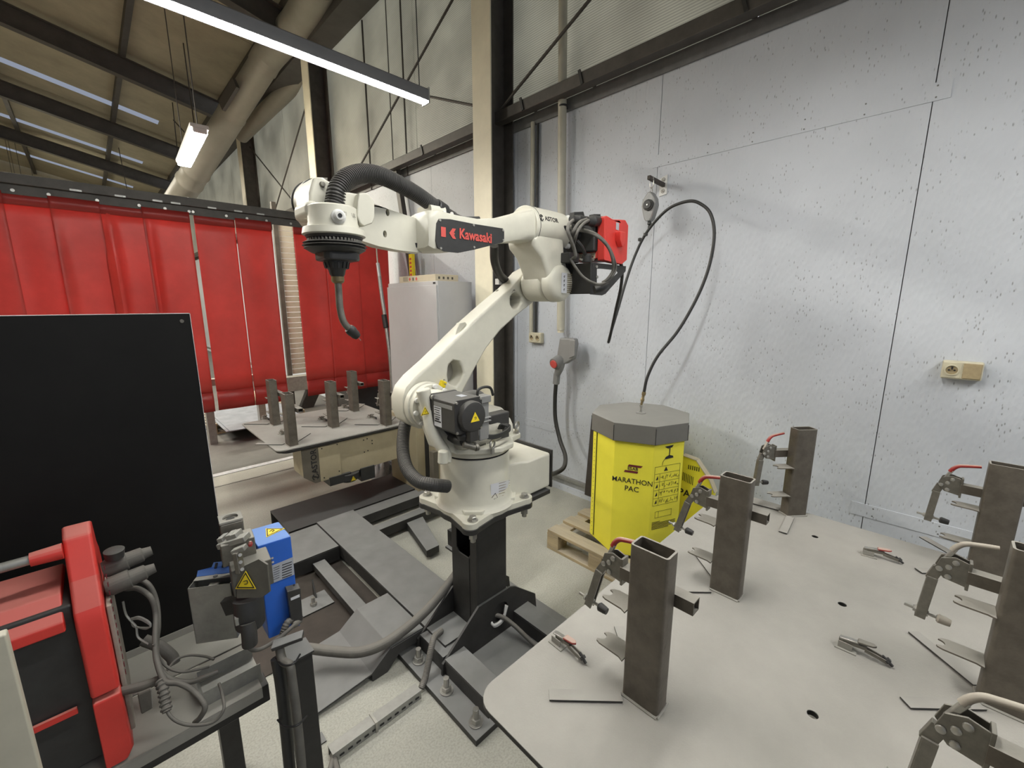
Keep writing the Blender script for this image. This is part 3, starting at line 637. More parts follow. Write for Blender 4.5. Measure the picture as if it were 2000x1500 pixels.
# folded edge with staples at the left
e4, e3 = octo(.299, 0)[4], octo(.299, 0)[3]; dr = (e4-e3).normalized(); nn = V((dr.y, -dr.x, 0)); nn = nn if nn.dot(e3-C) > 0 else -nn
p = e3+dr*.004
st = MB().prism([p+nn*.001+V((0, 0, .16)), p+nn*.001+dr*.036+V((0, 0, .16)), p+nn*.001+dr*.036+V((0, 0, .88)), p+nn*.001+V((0, 0, .88))], nn*.004).build('side_flap', M_yellow, t)
b = MB(); q = p+dr*.037+nn*.002; b.bar(q+V((0, 0, .16)), q+V((0, 0, .88)), .003, .003)
for k in range(24): decal(b, p+nn*.0055+dr*.02+V((0, 0, .19+.029*k)), dr, (0, 0, 1), .006, .003)
b.build('staples', M_ink, st)
def face(k, r=.2975):
    a, c = octo(r, 0)[k], octo(r, 0)[(k+1) % 8]; m = (a+c)/2; X = (c-a).normalized(); N_ = V((m.x-C.x, m.y-C.y, 0)).normalized(); return m+N_*.0012, X, N_
m, X, N_ = face(4); Z = V((0, 0, 1))
lettering('lettering', 'MARATHON', .045, m+Z*.640, X, Z, M_ink, t, .0001, squeeze=.95)
lettering('lettering', 'PAC', .046, m+Z*.590, X, Z, M_ink, t, .0001)
lg = MB(); c = m+Z*.720
for s, z in ((1, .019), (-1, -.019)):
    lg.prism([c+Z*(z-.0065)+X*(-.045+(.014 if s > 0 else -.006)), c+Z*(z-.0065)+X*(.045+(.0 if s > 0 else -.018)), c+Z*(z+.0065)+X*(.045+(.012 if s > 0 else -.012)), c+Z*(z+.0065)+X*(-.045+(.022 if s > 0 else .0))], N_*.0006)
lg.build('logo_bars', M_maroon, t)
lettering('lettering', 'ESAB', .026, c, X, Z, M_ink, t, .0002, squeeze=1.1)
m, X, N_ = face(5)
b = MB(); c = m+Z*.835
b.prism([c+X*-.035+Z*.03, c+X*.03+Z*.034, c+X*.02+Z*.02, c+X*-.01+Z*.016, c+X*-.022+Z*.022], N_*.0006)
b.prism([c+X*.0-Z*.03, c+X*.006-Z*.03, c+X*.008+Z*.02, c+X*.001+Z*.02], N_*.0006)
b.prism([c+X*-.03-Z*.05, c+X*.035-Z*.046, c+X*.03-Z*.034, c+X*.002-Z*.026, c+X*-.025-Z*.036], N_*.0006)
b.tube([c+X*-.03-Z*.048, c+X*-.042-Z*.065, c+X*-.046-Z*.085], .0012, 6); b.build('lifting_pictogram', M_ink, t)
b = MB(); x0, x1 = -.098, .092; zz = [.745, .700, .648, .596, .544, .497]; lw = .0014
def ln(u0, z0, u1, z1, w=lw):
    b.bar(m+X*u0+Z*z0+N_*.0004, m+X*u1+Z*z1+N_*.0004, .0008, w, up=(0, 0, 1) if abs(u1-u0) > abs(z1-z0) else tuple(X))
for z in zz: ln(x0, z, x1, z)
for u in (x0, x1): ln(u, zz[-1], u, zz[0])
ln(-.058, zz[-1], -.058, zz[1]); ln(-.02, zz[3], -.02, zz[2])
for z in (.455, .415): ln(-.075, z, .05, z)
for u in (-.075, -.05, .05): ln(u, .415, u, .455)
b.build('instruction_grid', M_ink, t)
random.seed(11); b = MB()
for r in range(1, 5):
    for k in range(9):
        u = -.048+.0165*k; z = (zz[r]+zz[r+1])/2
        pts = [m+N_*.0009+X*(u+random.uniform(-.007, .007))+Z*(z+random.uniform(-.015, .015)) for _ in range(4)]
        b.tube(pts, .0009, 5, 4)
    pts = [m+X*(-.078+dx)+Z*((zz[r]+zz[r+1])/2+dz) for dx, dz in ((-.008, -.012), (.009, -.01), (.006, .014))]
    b.prism(pts, N_*.0006)
b.prism([m+X*-.03+Z*.712, m+X*.0+Z*.712, m+X*-.015+Z*.738], N_*.0006)
for k in range(6):
    ln(-.095, .388-.009*k, .085-.03*(k == 0)*4-.05*(k == 5), .388-.009*k, .0032)
b.build('small_print', M_ink, t)
# folded second carton behind
t = thing('folded_carton', 'folded yellow barrel carton leaning on the wall behind the barrel', 'carton', (2.8, 1.1, 0))
pts = [at(1322, 888, x=2.80), at(1358, 898, x=2.80), at(1385, 938, x=2.80), at(1394, 962, x=2.80), at(1360, 1010, x=2.80), at(1330, 1040, x=2.80)]; z0 = .146
pts = pts[:4]+[V((2.80, .98, z0)), V((2.80, 1.5, z0)), V((2.80, 1.5, .66))]
MB().prism(pts, (.05, 0, 0)).build('carton_panel', M_yellow, t, bevel=.002)
b = MB(); 
q = [at(1333, 889, x=2.799), at(1360, 899, x=2.799), at(1386, 938, x=2.799), at(1396, 963, x=2.799)]
for a, c in zip(q, q[1:]): b.bar(a+V((.02, 0, 0)), c+V((.02, 0, 0)), .05, .006)
b.build('torn_edge', M_carton, t)
lettering('lettering', 'PAC', .07, at(1343, 965, x=2.798), (0, -1, 0), (0, 0, 1), M_ink, t, .001)
b = MB()
for k in range(7): decal(b, at(1334+k*3.2, 930+k*1.6, x=2.798), (0, -1, 0), (0, 0, 1), .004, .06)
for k in range(6): decal(b, at(1345+k*4, 912+k*1.0, x=2.798), (0, -1, 0), (0, 0, 1), .006, .03)
b.build('small_print', M_ink, t)
# ------------------------------------------------ wire conduit loop
t = thing('wire_conduit', 'black wire conduit looping from the barrel lid over the balancer to the feeder', 'hose', (C.x, C.y, 1.05))
f0 = V((C.x, C.y, 1.05))
MB().lathe(f0, at(1262, 748, x=2.47)-f0, [(0, .007), (.03, .008), (.032, .012), (.045, .012), (.05, .009), (.07, .009), (.072, .013), (.09, .013), (.093, .009), (.12, .007)], 14).build('end_fitting', M_brass, t)
MB().tube([at(1258, 765, x=2.465), at(1265, 735, x=2.48), at(1285, 695, x=2.52), at(1325, 645, x=2.60), at(1362, 580, x=2.66), at(1385, 520, x=2.69), at(1395, 460, x=2.70), at(1388, 418, x=2.70), at(1368, 398, x=2.70), at(1345, 393, x=2.70), at(1310, 405, x=2.71), at(1282, 430, x=2.71), at(1258, 462, x=2.71), at(1240, 500, x=2.69), at(1224, 545, x=2.64), at(1208, 600, x=2.58), at(1193, 650, x=2.50), at(1188.5, 668, x=2.46), at(1192, 655, x=2.40), at(1204, 600, x=2.30), at(1212, 565, x=2.22), at(1215, 530, x=2.12), at(1209, 500, x=2.06)], .0095, 10, 10).build('conduit', M_rubber, t)
b = MB()
for px, py in ((1261, 458), (1250, 468)): b.lathe(at(px, py, x=2.705), (0, 0, 1), [(-.012, .004), (-.008, .014), (.008, .014), (.012, .004)], 10)
b.build_each('clip', M_rubber, t)
# balancer on its bracket
t = thing('wall_bracket', 'small rusty arm on a white bolted wall plate above the conduit loop', 'bracket', (WX, 1.5, 2.5))
o = MB().prism([(WX-.006, 1.475, 2.44), (WX-.006, 1.530, 2.43), (WX-.006, 1.532, 2.548), (WX-.006, 1.478, 2.565)], (.006, 0, 0)).build('wall_plate', M_white, t)
b = MB()
for z in (2.462, 2.535): b.prism(ring_pts((WX-.0075, 1.504, z), (0, 1, 0), (0, 0, 1), .014, 16), (.001, 0, 0), [ring_pts((WX-.0075, 1.504, z), (0, 1, 0), (0, 0, 1), .010, 16)]).cyl((WX-.012, 1.504, z), (WX-.006, 1.504, z), .006, n=6)
b.build_each('bolt', M_clamp, t)
MB().bar((WX-.006, 1.500, 2.50), (WX-.22, 1.500, 2.51), .022, .026).build('arm', M_brownw, t, bevel=.003)
px_ = 2.775
t = thing('spring_balancer', 'grey spring balancer with a black knob hanging from the wall bracket', 'balancer', (px_, 1.5, 2.38))
MB().tube([(px_, 1.49, 2.515), (px_, 1.486, 2.47), (px_, 1.50, 2.452), (px_, 1.512, 2.47), (px_, 1.508, 2.515)], .003, 8).tube([(px_, 1.497, 2.455), (px_+.006, 1.496, 2.43), (px_, 1.503, 2.418), (px_-.006, 1.503, 2.44), (px_, 1.50, 2.456)], .0028, 8).build('carabiner', M_zinc, t)
pr = [(-.013, .0), (.013, 0), (.045, -.045), (.052, -.085), (.045, -.115), (.028, -.17), (.016, -.185), (-.016, -.185), (-.028, -.17), (-.045, -.115), (-.052, -.085), (-.045, -.045)]
MB().prism([(px_-.03, 1.5+u, 2.425+w) for u, w in pr], (.055, 0, 0)).build('case', M_greyplug, t, bevel=.012, seg=3)
MB().lathe((px_-.03, 1.497, 2.34), (-1, 0, 0), [(0, .036), (.012, .036), (.014, .026), (.02, .024)], 14).build('knob', M_rubber, t)
MB().cyl((px_-.05, 1.497, 2.34), (px_-.054, 1.497, 2.34), .005, n=10).build('knob_bolt', M_zinc, t)
MB().lathe((px_, 1.5, 2.242), (0, 0, -1), [(0, .006), (.006, .014), (.02, .014), (.026, .006), (.03, .01), (.045, .01), (.05, .003)], 12).build('stopper', M_rubber, t)
MB().tube([(px_, 1.5, 2.2), (px_-.02, 1.505, 2.17), (px_-.04, 1.508, 2.14), at(1259, 460, x=2.71)], .0025, 6).build('rope', M_rubber, t)
# ================================================================== FIXTURE TABLES
ZT = .74
def rrect(x0, x1, y0, y1, z, r, n=6):
    out = []
    for cx, cy, a in ((x1-r, y1-r, 0), (x0+r, y1-r, 90), (x0+r, y0+r, 180), (x1-r, y0+r, 270)):
        for k in range(n+1):
            t_ = math.radians(a+90*k/n); out.append(V((cx+r*math.cos(t_), cy+r*math.sin(t_), z)))
    return out
t = thing('fixture_table', 'large dusty steel fixture table in the right foreground', 'table', (1.4, -.1, 0))
holes = [ring_pts((x, y, ZT-.002), (1, 0, 0), (0, 1, 0), .012, 14) for x, y in ((2.043, .269), (1.618, .117), (1.1, .1))]
MB().prism(rrect(.555, 2.262, -.95, .702, ZT-.002, .06), (0, 0, .002), holes).build('tabletop', M_table, t)
MB().prism(rrect(.5545, 2.2625, -.9505, .7025, ZT-.014, .06), (0, 0, .0118), [ring_pts((x, y, ZT-.014), (1, 0, 0), (0, 1, 0), .012, 14) for x, y in ((2.043, .269), (1.618, .117), (1.1, .1))]).build('under_plate', M_rubber, t)
for x0, x1, y0, y1 in ((.85, 2.0, -.2, 0), (.85, .95, -.7, .5), (1.9, 2.0, -.7, .5)):
    MB().box(x0, x1, y0, y1, ZT-.118, ZT-.018).build('support_beam', M_milld, t, bevel=.004)
MB().box(1.0, 1.12, -.16, -.04, .0, ZT-.118).box(1.75, 1.87, -.16, -.04, .0, ZT-.118).build_each('leg', M_milld, t, bevel=.004)
ZF = .70
t = thing('fixture_table', 'smaller dusty fixture table beyond the robot, carrying five square posts', 'table', (1.3, 3.6, ZF))
MB().prism(rrect(.79, 1.845, 3.10, 4.08, ZF-.008, .05), (0, 0, .008)).build('tabletop', M_table, t)
MB().prism(rrect(.80, 1.83, 3.105, 4.075, ZF-.024, .05), (0, 0, .008)).build('under_plate', M_tabedge, t)
MB().prism(rrect(.83, 1.83, 3.13, 4.05, ZF-.04, .05), (0, 0, .024)).build('base_plate', M_milld, t)
# ------------------------------------------------ toggle clamps and posts, built about the tube centre at table height
def fixture_post(detail=True, red=True, tilt=.036, name='fixture_post', cat='post'):
    t = thing(name, '', cat)
    hx, hy, H, w = .0265, .0465, .412, .005
    def rr(x, y, r, z): return rrect(-x, x, -y, y, z, r, 3)
    MB().prism(rr(hx, hy, .008, .0), (0, 0, H), [rr(hx-w, hy-w, .005, .0)]).build('square_tube', M_mill, t)
    MB().tube([(-hx-.001, -hy, .002), (-hx-.001, hy, .002), (hx, hy+.001, .002)], .004, 6, smooth=False).tube([(-hx, -hy-.001, .002), (hx+.001, -hy-.001, .002), (hx+.001, hy, .002)], .004, 6, smooth=False).build('weld_bead', M_dusty, t)
    # cross bar on the far face, hollow
    x0, x1, z0, z1 = hx+.001, hx+.033, .268, .300; y0, y1 = -.088, .10
    MB().prism([(x0, y0, z0), (x1, y0, z0), (x1, y0, z1), (x0, y0, z1)], (0, y1-y0, 0), [[(x0+.003, y0, z0+.003), (x1-.003, y0, z0+.003), (x1-.003, y0, z1-.003), (x0+.003, y0, z1-.003)]]).build('cross_bar', M_mill, t)
    # V notched rest plates
    for z, r in ((.232, 0), (.098, .012)):
        yt = .114+r; a = []
        for k in range(9):
            th = PI*k/8; a.append(V((-.001+.013*math.cos(th), yt+.001-.013*math.sin(th), z)))
        pts = [V((.026, .0465, z)), V((.026, yt-.018, z)), V((.022, yt-.006, z)), V((.015, yt+.001, z))]+a+[V((-.017, yt+.004, z)), V((-.022, yt+.002, z)), V((-.026, yt-.008, z)), V((-.028, .060, z)), V((-.034, .0465, z))]
        MB().prism(pts, (0, 0, .004)).build('rest_plate', M_mill, t)
    # flat locating strips lying in a V on the table
    for sx in (-1, 1):
        a = V((sx*.048, .030, .003)); c = V((sx*.172, .158, .003)); n = V((.7*sx, .7, 0)).cross(V((0, 0, 1))).normalized()
        d = (c-a).normalized(); n = V((-d.y, d.x, 0)); n = n if n.y > 0 else -n
        MB().prism([a, c, c+n*.03, a+n*.03], (0, 0, .004)).build('locating_strip', M_tabedge, t)
    if not detail: return t
    X0 = hx+.017
    cl = MB(); cl.prism([(X0-.012, .098, .255), (X0-.012, .098, .318), (X0-.012, .125, .326), (X0-.012, .150, .315), (X0-.012, .158, .285), (X0-.012, .140, .262)], (.004, 0, 0))
    cl.prism([(X0+.010, .098, .255), (X0+.010, .098, .318), (X0+.010, .125, .326), (X0+.010, .150, .315), (X0+.010, .158, .285), (X0+.010, .140, .262)], (.004, 0, 0))
    cl.box(X0-.014, X0+.014, .094, .100, .248, .322)
    c = cl.build('toggle_clamp', M_clamp, t, bevel=.0012)
    b = MB()
    for y, z in ((.123, .312), (.134, .296), (.150, .285), (.132, .270)): b.lathe((X0-.0125, y, z), (-1, 0, 0), [(0, .007), (.003, .0065), (.005, .003)], 12)
    b.build_each('rivet', M_zinc, c)
    b = MB(); b.bar((X0, .150, .282), (X0, .160+tilt*.28, .245), .022, .012, (1, 0, 0)).bar((X0-.008, .156+tilt*.28, .252), (X0-.008, .162+tilt, .128), .005, .020, (0, 1, 0)).bar((X0+.008, .156+tilt*.28, .252), (X0+.008, .162+tilt, .128), .005, .020, (0, 1, 0)).bar((X0, .166+tilt*.28, .252), (X0, .172+tilt, .128), .02, .003, (0, 1, 0))
    b.build('clamp_arm', M_clamp, c, bevel=.001)
    b = MB(); dy = tilt-.036; b.cyl((X0, .232+dy, .148), (X0, .150+dy, .140), .0042, n=10).cyl((X0, .214+dy, .1465), (X0, .208+dy, .146), .009, n=6).cyl((X0, .192+dy, .144), (X0, .184+dy, .1435), .009, n=6); b.build('spindle', M_zinc, c)
    MB().lathe((X0, .168+dy, .1415), (0, -1, -.1), [(0, .008), (.004, .012), (.02, .0105), (.027, .009)], 14).build('rubber_tip', M_milld if red else M_greygrip, c)
    MB().bar((X0, .146, .300), (X0, .128, .345), .010, .012, (1, 0, 0)).build('handle_link', M_zinc, c, bevel=.002)
    MB().tube([(X0, .133, .338), (X0, .126, .352), (X0, .114, .364), (X0, .098, .369), (X0, .075, .374), (X0, .058, .377)], .0072, 10, 5, r2=.0055).build('handle_grip', M_redgrip if red else M_greygrip, c)
    return t
def table_clamp(grip, red_tip=True):
    """small horizontal toggle clamp; pivot end towards +y, spindle towards -y"""
    t = thing('toggle_clamp', '', 'clamp')
    MB().box(-.018, .018, .02, .068, 0, .003).box(-.011, -.009, .030, .062, .003, .022).box(.009, .011, .030, .062, .003, .022).build('base', M_dusty, t)
    MB().bar((0, .052, .022), (0, .0, .026), .012, .009).bar((-.006, .004, .022), (-.006, -.045, .014), .003, .009).bar((.006, .004, .022), (.006, -.045, .014), .003, .009).build('arm', M_clamp, t)
    MB().cyl((0, -.032, .024), (0, -.055, .006), .004, n=8).cyl((0, -.04, .018), (0, -.046, .013), .009, n=6).build('spindle', M_milld, t)
    MB().bar((0, .060, .028), (0, .018, .034), .014, .005).build('handle_link', M_zinc, t, bevel=.001)
    MB().prism([(-.010, .022, .034), (.010, .022, .034), (.008, -.012, .038), (0, -.02, .038), (-.008, -.012, .038)], (0, 0, .007)).build('handle_grip', grip, t, bevel=.003)
    return t
posts = [((.850, .401), 0, True, 'square steel post at the left end of the large table, red grip'),
         ((1.414, .405), 0, True, 'second steel post from the left, red grip in front of the yellow carton'),
         ((2.205, .385), 50, True, 'square steel post standing at the far corner of the large table, against the board wall'),
         ((2.186, -.215), 0, True, 'square steel post at the far right of the large table, with a bright red grip'),
         ((1.452, -.220), 0, False, 'steel post cut by the right edge of the photo, with a dusty grey grip'),
         ((.86, -.230), 0, False, 'square steel post at the bottom right corner, mostly out of the photo')]
made = {}
for n_, ((x, y), rz, red, lb) in enumerate(posts):
    k = (red, n_ in (0, 1))
    if k not in made: made[k] = fixture_post(True, red, .036 if k[1] else .004); o = made[k]
    else: o = copy_tree(made[k])
    o.location = (x, y, ZT); o.rotation_euler = (0, 0, math.radians(rz)); tag(o, lb, 'post', 'clamp posts on the large fixture table')
protos = {}
for (x, y), rz, g, lb in [((.833, .615), -3, 'r', 'small toggle clamp with worn red grip at the left edge of the large table'), ((2.035, .050), 8, 'r', 'small toggle clamp with a red grip near the wall, before the farthest right post'), ((1.405, .035), 2, 'g', 'small grey toggle clamp on the middle of the large table, before the cut post')]:
    if g not in protos: protos[g] = table_clamp(M_redgrip if g == 'r' else M_clamp); o = protos[g]
    else: o = copy_tree(protos[g])
    o.location = (x, y, ZT); o.rotation_euler = (0, 0, math.radians(rz)); tag(o, lb, 'clamp', 'small toggle clamps on the large table')
# far table: clamps face away, so the posts are turned round
far = [((567, 873), 'dark square post at the near left corner of the far table'), ((535, 832), 'square post at the far left corner of the far table'), ((650, 837), 'square post in the middle of the far table'), ((691, 805), 'square post at the far right corner of the far table'), ((754, 833), 'square post at the near right corner of the far table, left of the robot hub')]
fp = fixture_post(True, False)
for k, ((px, py), lb) in enumerate(far):
    o = fp if k == 0 else copy_tree(fp)
    p = at(px, py, z=ZF); o.location = (p.x+.025, p.y+.043, ZF); o.scale = (1.12, 1.12, .92); tag(o, lb, 'post', 'clamp posts on the far fixture table')
tc = table_clamp(M_clamp)
for k, (px, py, lb) in enumerate(((520, 820, 'tiny dark toggle clamp at the far left of the far table'), (556, 850, 'tiny dark toggle clamp beside the near left post of the far table'), (632, 822, 'tiny dark toggle clamp left of the middle post of the far table'), (728, 818, 'tiny dark toggle clamp left of the near right post of the far table'), (676, 798, 'tiny dark toggle clamp between the rear posts of the far table'))):
    o = tc if k == 0 else copy_tree(tc); p = at(px, py, z=ZF); o.location = p; o.rotation_euler = (0, 0, .2); tag(o, lb, 'clamp', 'small toggle clamps on the far table')
# ================================================================== ROBOT PEDESTAL
t = thing('robot_pedestal', 'black steel pedestal with gussets and anchor bolts under the white robot', 'pedestal', (1.248, 1.508, 0))
X0, X1, Y0, Y1 = 1.150, 1.346, 1.410, 1.606
# column with a rounded window in its left face
b = MB(); zt = .722
b.prism([(X0, Y0, .02), (X0, Y1, .02), (X0, Y1, zt), (X0, Y0, zt)], (.008, 0, 0), [ [V((X0, 1.4475+.0+.05*sx+.012, z)) for sx, z in ((0, .51), (.3, .49), (1.75, .49), (2.1, .51), (2.1, .66), (1.9, .685), (.3, .685), (0, .66))] ])
b.box(X0+.008, X1, Y0, Y0+.008, .02, zt).box(X0+.008, X1, Y1-.008, Y1, .02, zt).box(X1-.008, X1, Y0, Y1, .02, zt)
b.build('column', M_milld, t, bevel=.004)
MB().tube([(X0-.001, Y0+.055, .03), (X0-.001, Y0+.055, .49)], .002, 6).build('weld_seam', M_milld, t)
MB().prism([V((x, y, 0)) for x, y in ((.852, 1.066), (1.62, 1.066), (1.62, 1.95), (.852, 1.95))], (0, 0, .028)).build('base_plate', M_frame, t, bevel=.002)
for y in (Y0-.012, Y1+.0):
    yy = y
    hole = [ring_pts((1.29, yy, .155), (1, 0, 0), (0, 0, 1), .055, 20)] if y < 1.5 else []
    MB().prism([(.93, yy, .028), (1.565, yy, .028), (1.555, yy, .12), (1.40, yy, .245), (1.36, yy, .262), (1.15, yy, .262), (.935, yy, .085)], (0, .012, 0), hole).build('gusset', M_milld, t, bevel=.001)
for x, y0, y1 in ((1.0, 1.10, Y0-.012), (1.44, 1.10, Y0-.012), (1.0, Y0+.002, Y1-.002), (1.44, Y0, Y1)):
    b = MB(); b.box(x-.055, x+.055, y0, y1, .10, .108).box(x-.055, x-.047, y0, y1, .028, .10).box(x+.047, x+.055, y0, y1, .028, .10); b.build('stiffener', M_frame, t, bevel=.002)
for x, y in ((.900, 1.124), (.900, 1.325), (.900, 1.548), (1.56, 1.124), (.900, 1.85), (1.56, 1.85)):
    b = MB(); b.cyl((x, y, .028), (x, y, .034), .030, n=24).cyl((x, y, .034), (x, y, .054), .021, n=6).cyl((x, y, .054), (x, y, .095), .0125, n=16); b.build('anchor_bolt', M_zinc, t, bevel=.001)
MB().tube([(1.20, 1.50, .15), (1.285, 1.40, .135), (1.315, 1.33, .11), (1.34, 1.22, .06), (1.36, 1.12, .035)], .011, 10).build('cable', M_dustcable, t)
b = MB(); b.tube([(1.24, 1.41, .12), (1.25, 1.395, .10), (1.30, 1.392, .105), (1.335, 1.395, .17)], .007, 8).tube([(1.23, 1.41, .14), (1.24, 1.39, .115), (1.30, 1.388, .12), (1.325, 1.392, .18)], .007, 8); b.build('cable', M_white, t)
# rounded cross shaped mounting plate
def flange(cx, cy, z, h, r, k):
    """plate with four rounded corner lobes"""
    out = []
    for q in range(4):
        a0 = PI/4+q*PI/2; L = V((cx+h*(1 if q in (0, 3) else -1), cy+h*(1 if q < 2 else -1), z))
        for j in range(9):
            a = a0-PI*.42+PI*.84*j/8; out.append(L+V((r*math.cos(a), r*math.sin(a), 0)))
        am = a0+PI/4
        for j in (-1, 0, 1): a = am+j*.22; out.append(V((cx+k*math.cos(a), cy+k*math.sin(a), z)))
    return out
RC = V((1.262, 1.545, 0)); ZB = .75
MB().prism(flange(RC.x, RC.y, ZB-.055, .172, .042, .195), (0, 0, .025)).box(1.44, 1.64, 1.375, 1.425, ZB-.055, ZB-.032).build('mounting_plate', M_milld, t, bevel=.004)
b = MB()
for sx in (-1, 1):
    for sy in (-1, 1): b.cyl((RC.x+sx*.166, RC.y+sy*.18, ZB-.088), (RC.x+sx*.166, RC.y+sy*.18, ZB-.056), .019, n=6).cyl((RC.x+sx*.166, RC.y+sy*.18, ZB-.105), (RC.x+sx*.166, RC.y+sy*.18, ZB-.088), .012, n=12)
b.build_each('mounting_nut', M_zinc, t)
# ================================================================== ROBOT ARM
R = thing('welding_robot', 'white six axis welding robot arm with black side covers on the black pedestal', 'robot', (RC.x, RC.y, ZB-.03))
b = MB(); b.prism(flange(RC.x, RC.y, ZB-.029, .172, .040, .193), (0, 0, .028)); b.build('base_flange', M_robot, R, bevel=.006, seg=3)
b = MB()
b.lathe((RC.x, RC.y, ZB-.006), (0, 0, 1), [(0, .205), (.015, .188), (.04, .178), (.12, .172), (.25, .168), (.256, .166)], 64)
for sx in (-1, 1):
    for sy in (-1, 1): # cast webs running out to the bolts
        a = V((RC.x+sx*.166, RC.y+sy*.18, ZB-.002)); d = (V((RC.x, RC.y, 0))-V((a.x, a.y, 0))).normalized(); n = V((-d.y, d.x, 0))
        b.prism([a+d*.045+n*.04, a+d*.045-n*.04, a+d*.10-n*.075, a+d*.10+n*.075], V((0, 0, .018)))
        b.add([a+d*.05+n*.03, a+d*.05-n*.03, a+d*.12-n*.05, a+d*.12+n*.05, a+d*.12+n*.03+V((0, 0, .09)), a+d*.12-n*.03+V((0, 0, .09))], [(0, 1, 2, 3), (0, 4, 5, 1), (1, 5, 2), (0, 3, 4), (2, 5, 4, 3)])
b.build('base_casting', M_robot, R, bevel=.004, seg=2, angle=50)
b = MB(); b.lathe((RC.x, RC.y, ZB+.251), (0, 0, 1), [(0, .169), (.003, .169)], 64); b.build('base_seam', M_ink, R)
b = MB()
for sx in (-1, 1):
    for sy in (-1, 1): p = V((RC.x+sx*.166, RC.y+sy*.18, ZB-.001)); b.lathe(p, (0, 0, 1), [(0, .024), (.004, .024)], 20).lathe(p+V((0, 0, .004)), (0, 0, 1), [(0, .018), (.014, .018), (.017, .014)], 6)
b.build_each('flange_bolt', M_zinc, R)
# connector box on the back of the base
b = MB(); b.prism([V((x, y, 0)) for x, y in ((1.36, 1.425), (1.44, 1.405), (1.475, 1.385), (1.65, 1.385), (1.65, 1.70), (1.36, 1.70))], (0, 0, .19)); b.v = [v+V((0, 0, ZB-.02)) for v in b.v]
b.build('connector_box', M_robot, R, bevel=.014, seg=3)
MB().box(1.65, 1.66, 1.378, 1.71, ZB-.025, ZB+.185).build('connector_plate', M_milld, R, bevel=.002)
# turret plate
b = MB(); b.lathe((RC.x, RC.y, ZB+.256), (0, 0, 1), [(0, .172), (.03, .176), (.05, .17), (.058, .12)], 64)
pl = [V((RC.x+x, RC.y+y, ZB+.285)) for x, y in ((-.13, -.15), (-.02, -.215), (.07, -.20), (.12, -.14), (.20, -.12), (.235, -.03), (.20, .12), (.05, .20), (-.15, .18), (-.20, .05), (-.19, -.08))]
b.prism(pl, (0, 0, .028)); b.build('turret_plate', M_robot, R, bevel=.008, seg=3)
b = MB(); b.tube([(RC.x-.06, RC.y-.05, ZB+.31), (RC.x+.05, RC.y-.03, ZB+.33), (RC.x+.15, RC.y-.02, ZB+.32)], .09, 20, 5); b.build('turret_dome', M_robot, R, bevel=0)
# eye bolts
for p, s in ((V((1.20, 1.345, ZB+.335)), .020), (V((1.44, 1.43, ZB+.35)), .022)):
    b = MB(); b.tube([p+V((s*math.cos(a*PI/8), .4*s*math.cos(a*PI/8), s*math.sin(a*PI/8))) for a in range(17)], .0048, 8, 2).cyl(p-V((0, 0, s)), p-V((0, 0, s+.025)), .009, n=12); b.build('eye_bolt', M_zinc, R)
# shoulder: ring housing, motor, arm hub
J2 = V((1.03, 1.62, 1.25))
b = MB()
b.lathe(V((J2.x, 1.615, J2.z)), (0, -1, 0), [(0, .105), (.03, .105), (.034, .098), (.06, .098), (.062, .080), (.10, .078), (.145, .074)], 48)
b.build('shoulder_housing', M_robot, R, bevel=.002)
b = MB()
for k in range(10):
    a = PI*.05+2*PI*k/10; p = V((J2.x+.089*math.cos(a), 1.552, J2.z+.089*math.sin(a)))
    b.lathe(p, (0, -1, 0), [(0, .011), (.011, .011), (.013, .009)], 14)
b.build_each('shoulder_bolt', M_white, R)
# curved support horn between the shoulder ring and the turret
b = MB()
sec = []
pth = [at(826, 760, y=1.50), at(836, 800, y=1.49), at(842, 835, y=1.47), at(855, 862, y=1.44), at(870, 885, y=1.41), at(872, 905, y=1.39)]
b.tube(pth, .030, 14, 6, r2=.022)
b.prism([at(842, 770, y=1.48), at(900, 775, y=1.48), at(915, 850, y=1.48), at(905, 890, y=1.46), at(862, 880, y=1.44), at(846, 835, y=1.46)], (0, .10, 0))
b.build('shoulder_horn', M_robot, R, bevel=.012, seg=3, angle=60)
b = MB(); b.cyl(at(866, 880, y=1.385), at(865, 905, y=1.385), .022, n=20); b.build('horn_foot', M_robot, R, bevel=.006)
warn_triangle(R, at(829, 804, y=1.465)+V((-.0,-.004,0)), (1, 0, 0), (0, 0, 1), .036)
b = MB(); b.box(1.07, 1.33, 1.40, 1.68, ZB+.31, 1.15).box(1.12, 1.40, 1.46, 1.72, 1.10, 1.20); b.build('turret_core', M_robotdk, R, bevel=.03, seg=3)
# main motor
mx, mz = 1.035, 1.255
m_ = MB(); s = .071; oc = [(-s, -s+.012), (-s+.012, -s), (s-.012, -s), (s, -s+.012), (s, s-.012), (s-.012, s), (-s+.012, s), (-s, s-.012)]
m_.prism([(mx+u, 1.30, mz+w) for u, w in oc], (0, .165, 0)); mo = m_.build('shoulder_motor', M_motor, R, bevel=.003)
MB().prism([(mx+u*1.04, 1.462, mz+w*1.04) for u, w in oc], (0, .016, 0)).build('motor_flange', M_motor, mo, bevel=.003)
MB().box(mx-s-.001, mx-s+.004, 1.315, 1.44, mz+.032, mz+.048).build('side_groove', M_greyplug, mo)
MB().lathe((mx+.004, 1.302, mz-.002), (0, -1, 0), [(0, .064), (.02, .064), (.028, .060), (.03, .055)], 48).build('end_cap', M_motor, mo)
MB().box(mx-.016, mx+.03, 1.275, 1.31, mz-.105, mz-.05).build('cable_outlet', M_motor, mo, bevel=.004)
b = MB()
for u in (-1, 1):
    for w in (-1, 1): b.lathe((mx+u*(s-.010), 1.300, mz+w*(s-.010)), (0, -1, 0), [(0, .006), (.004, .005)], 10)
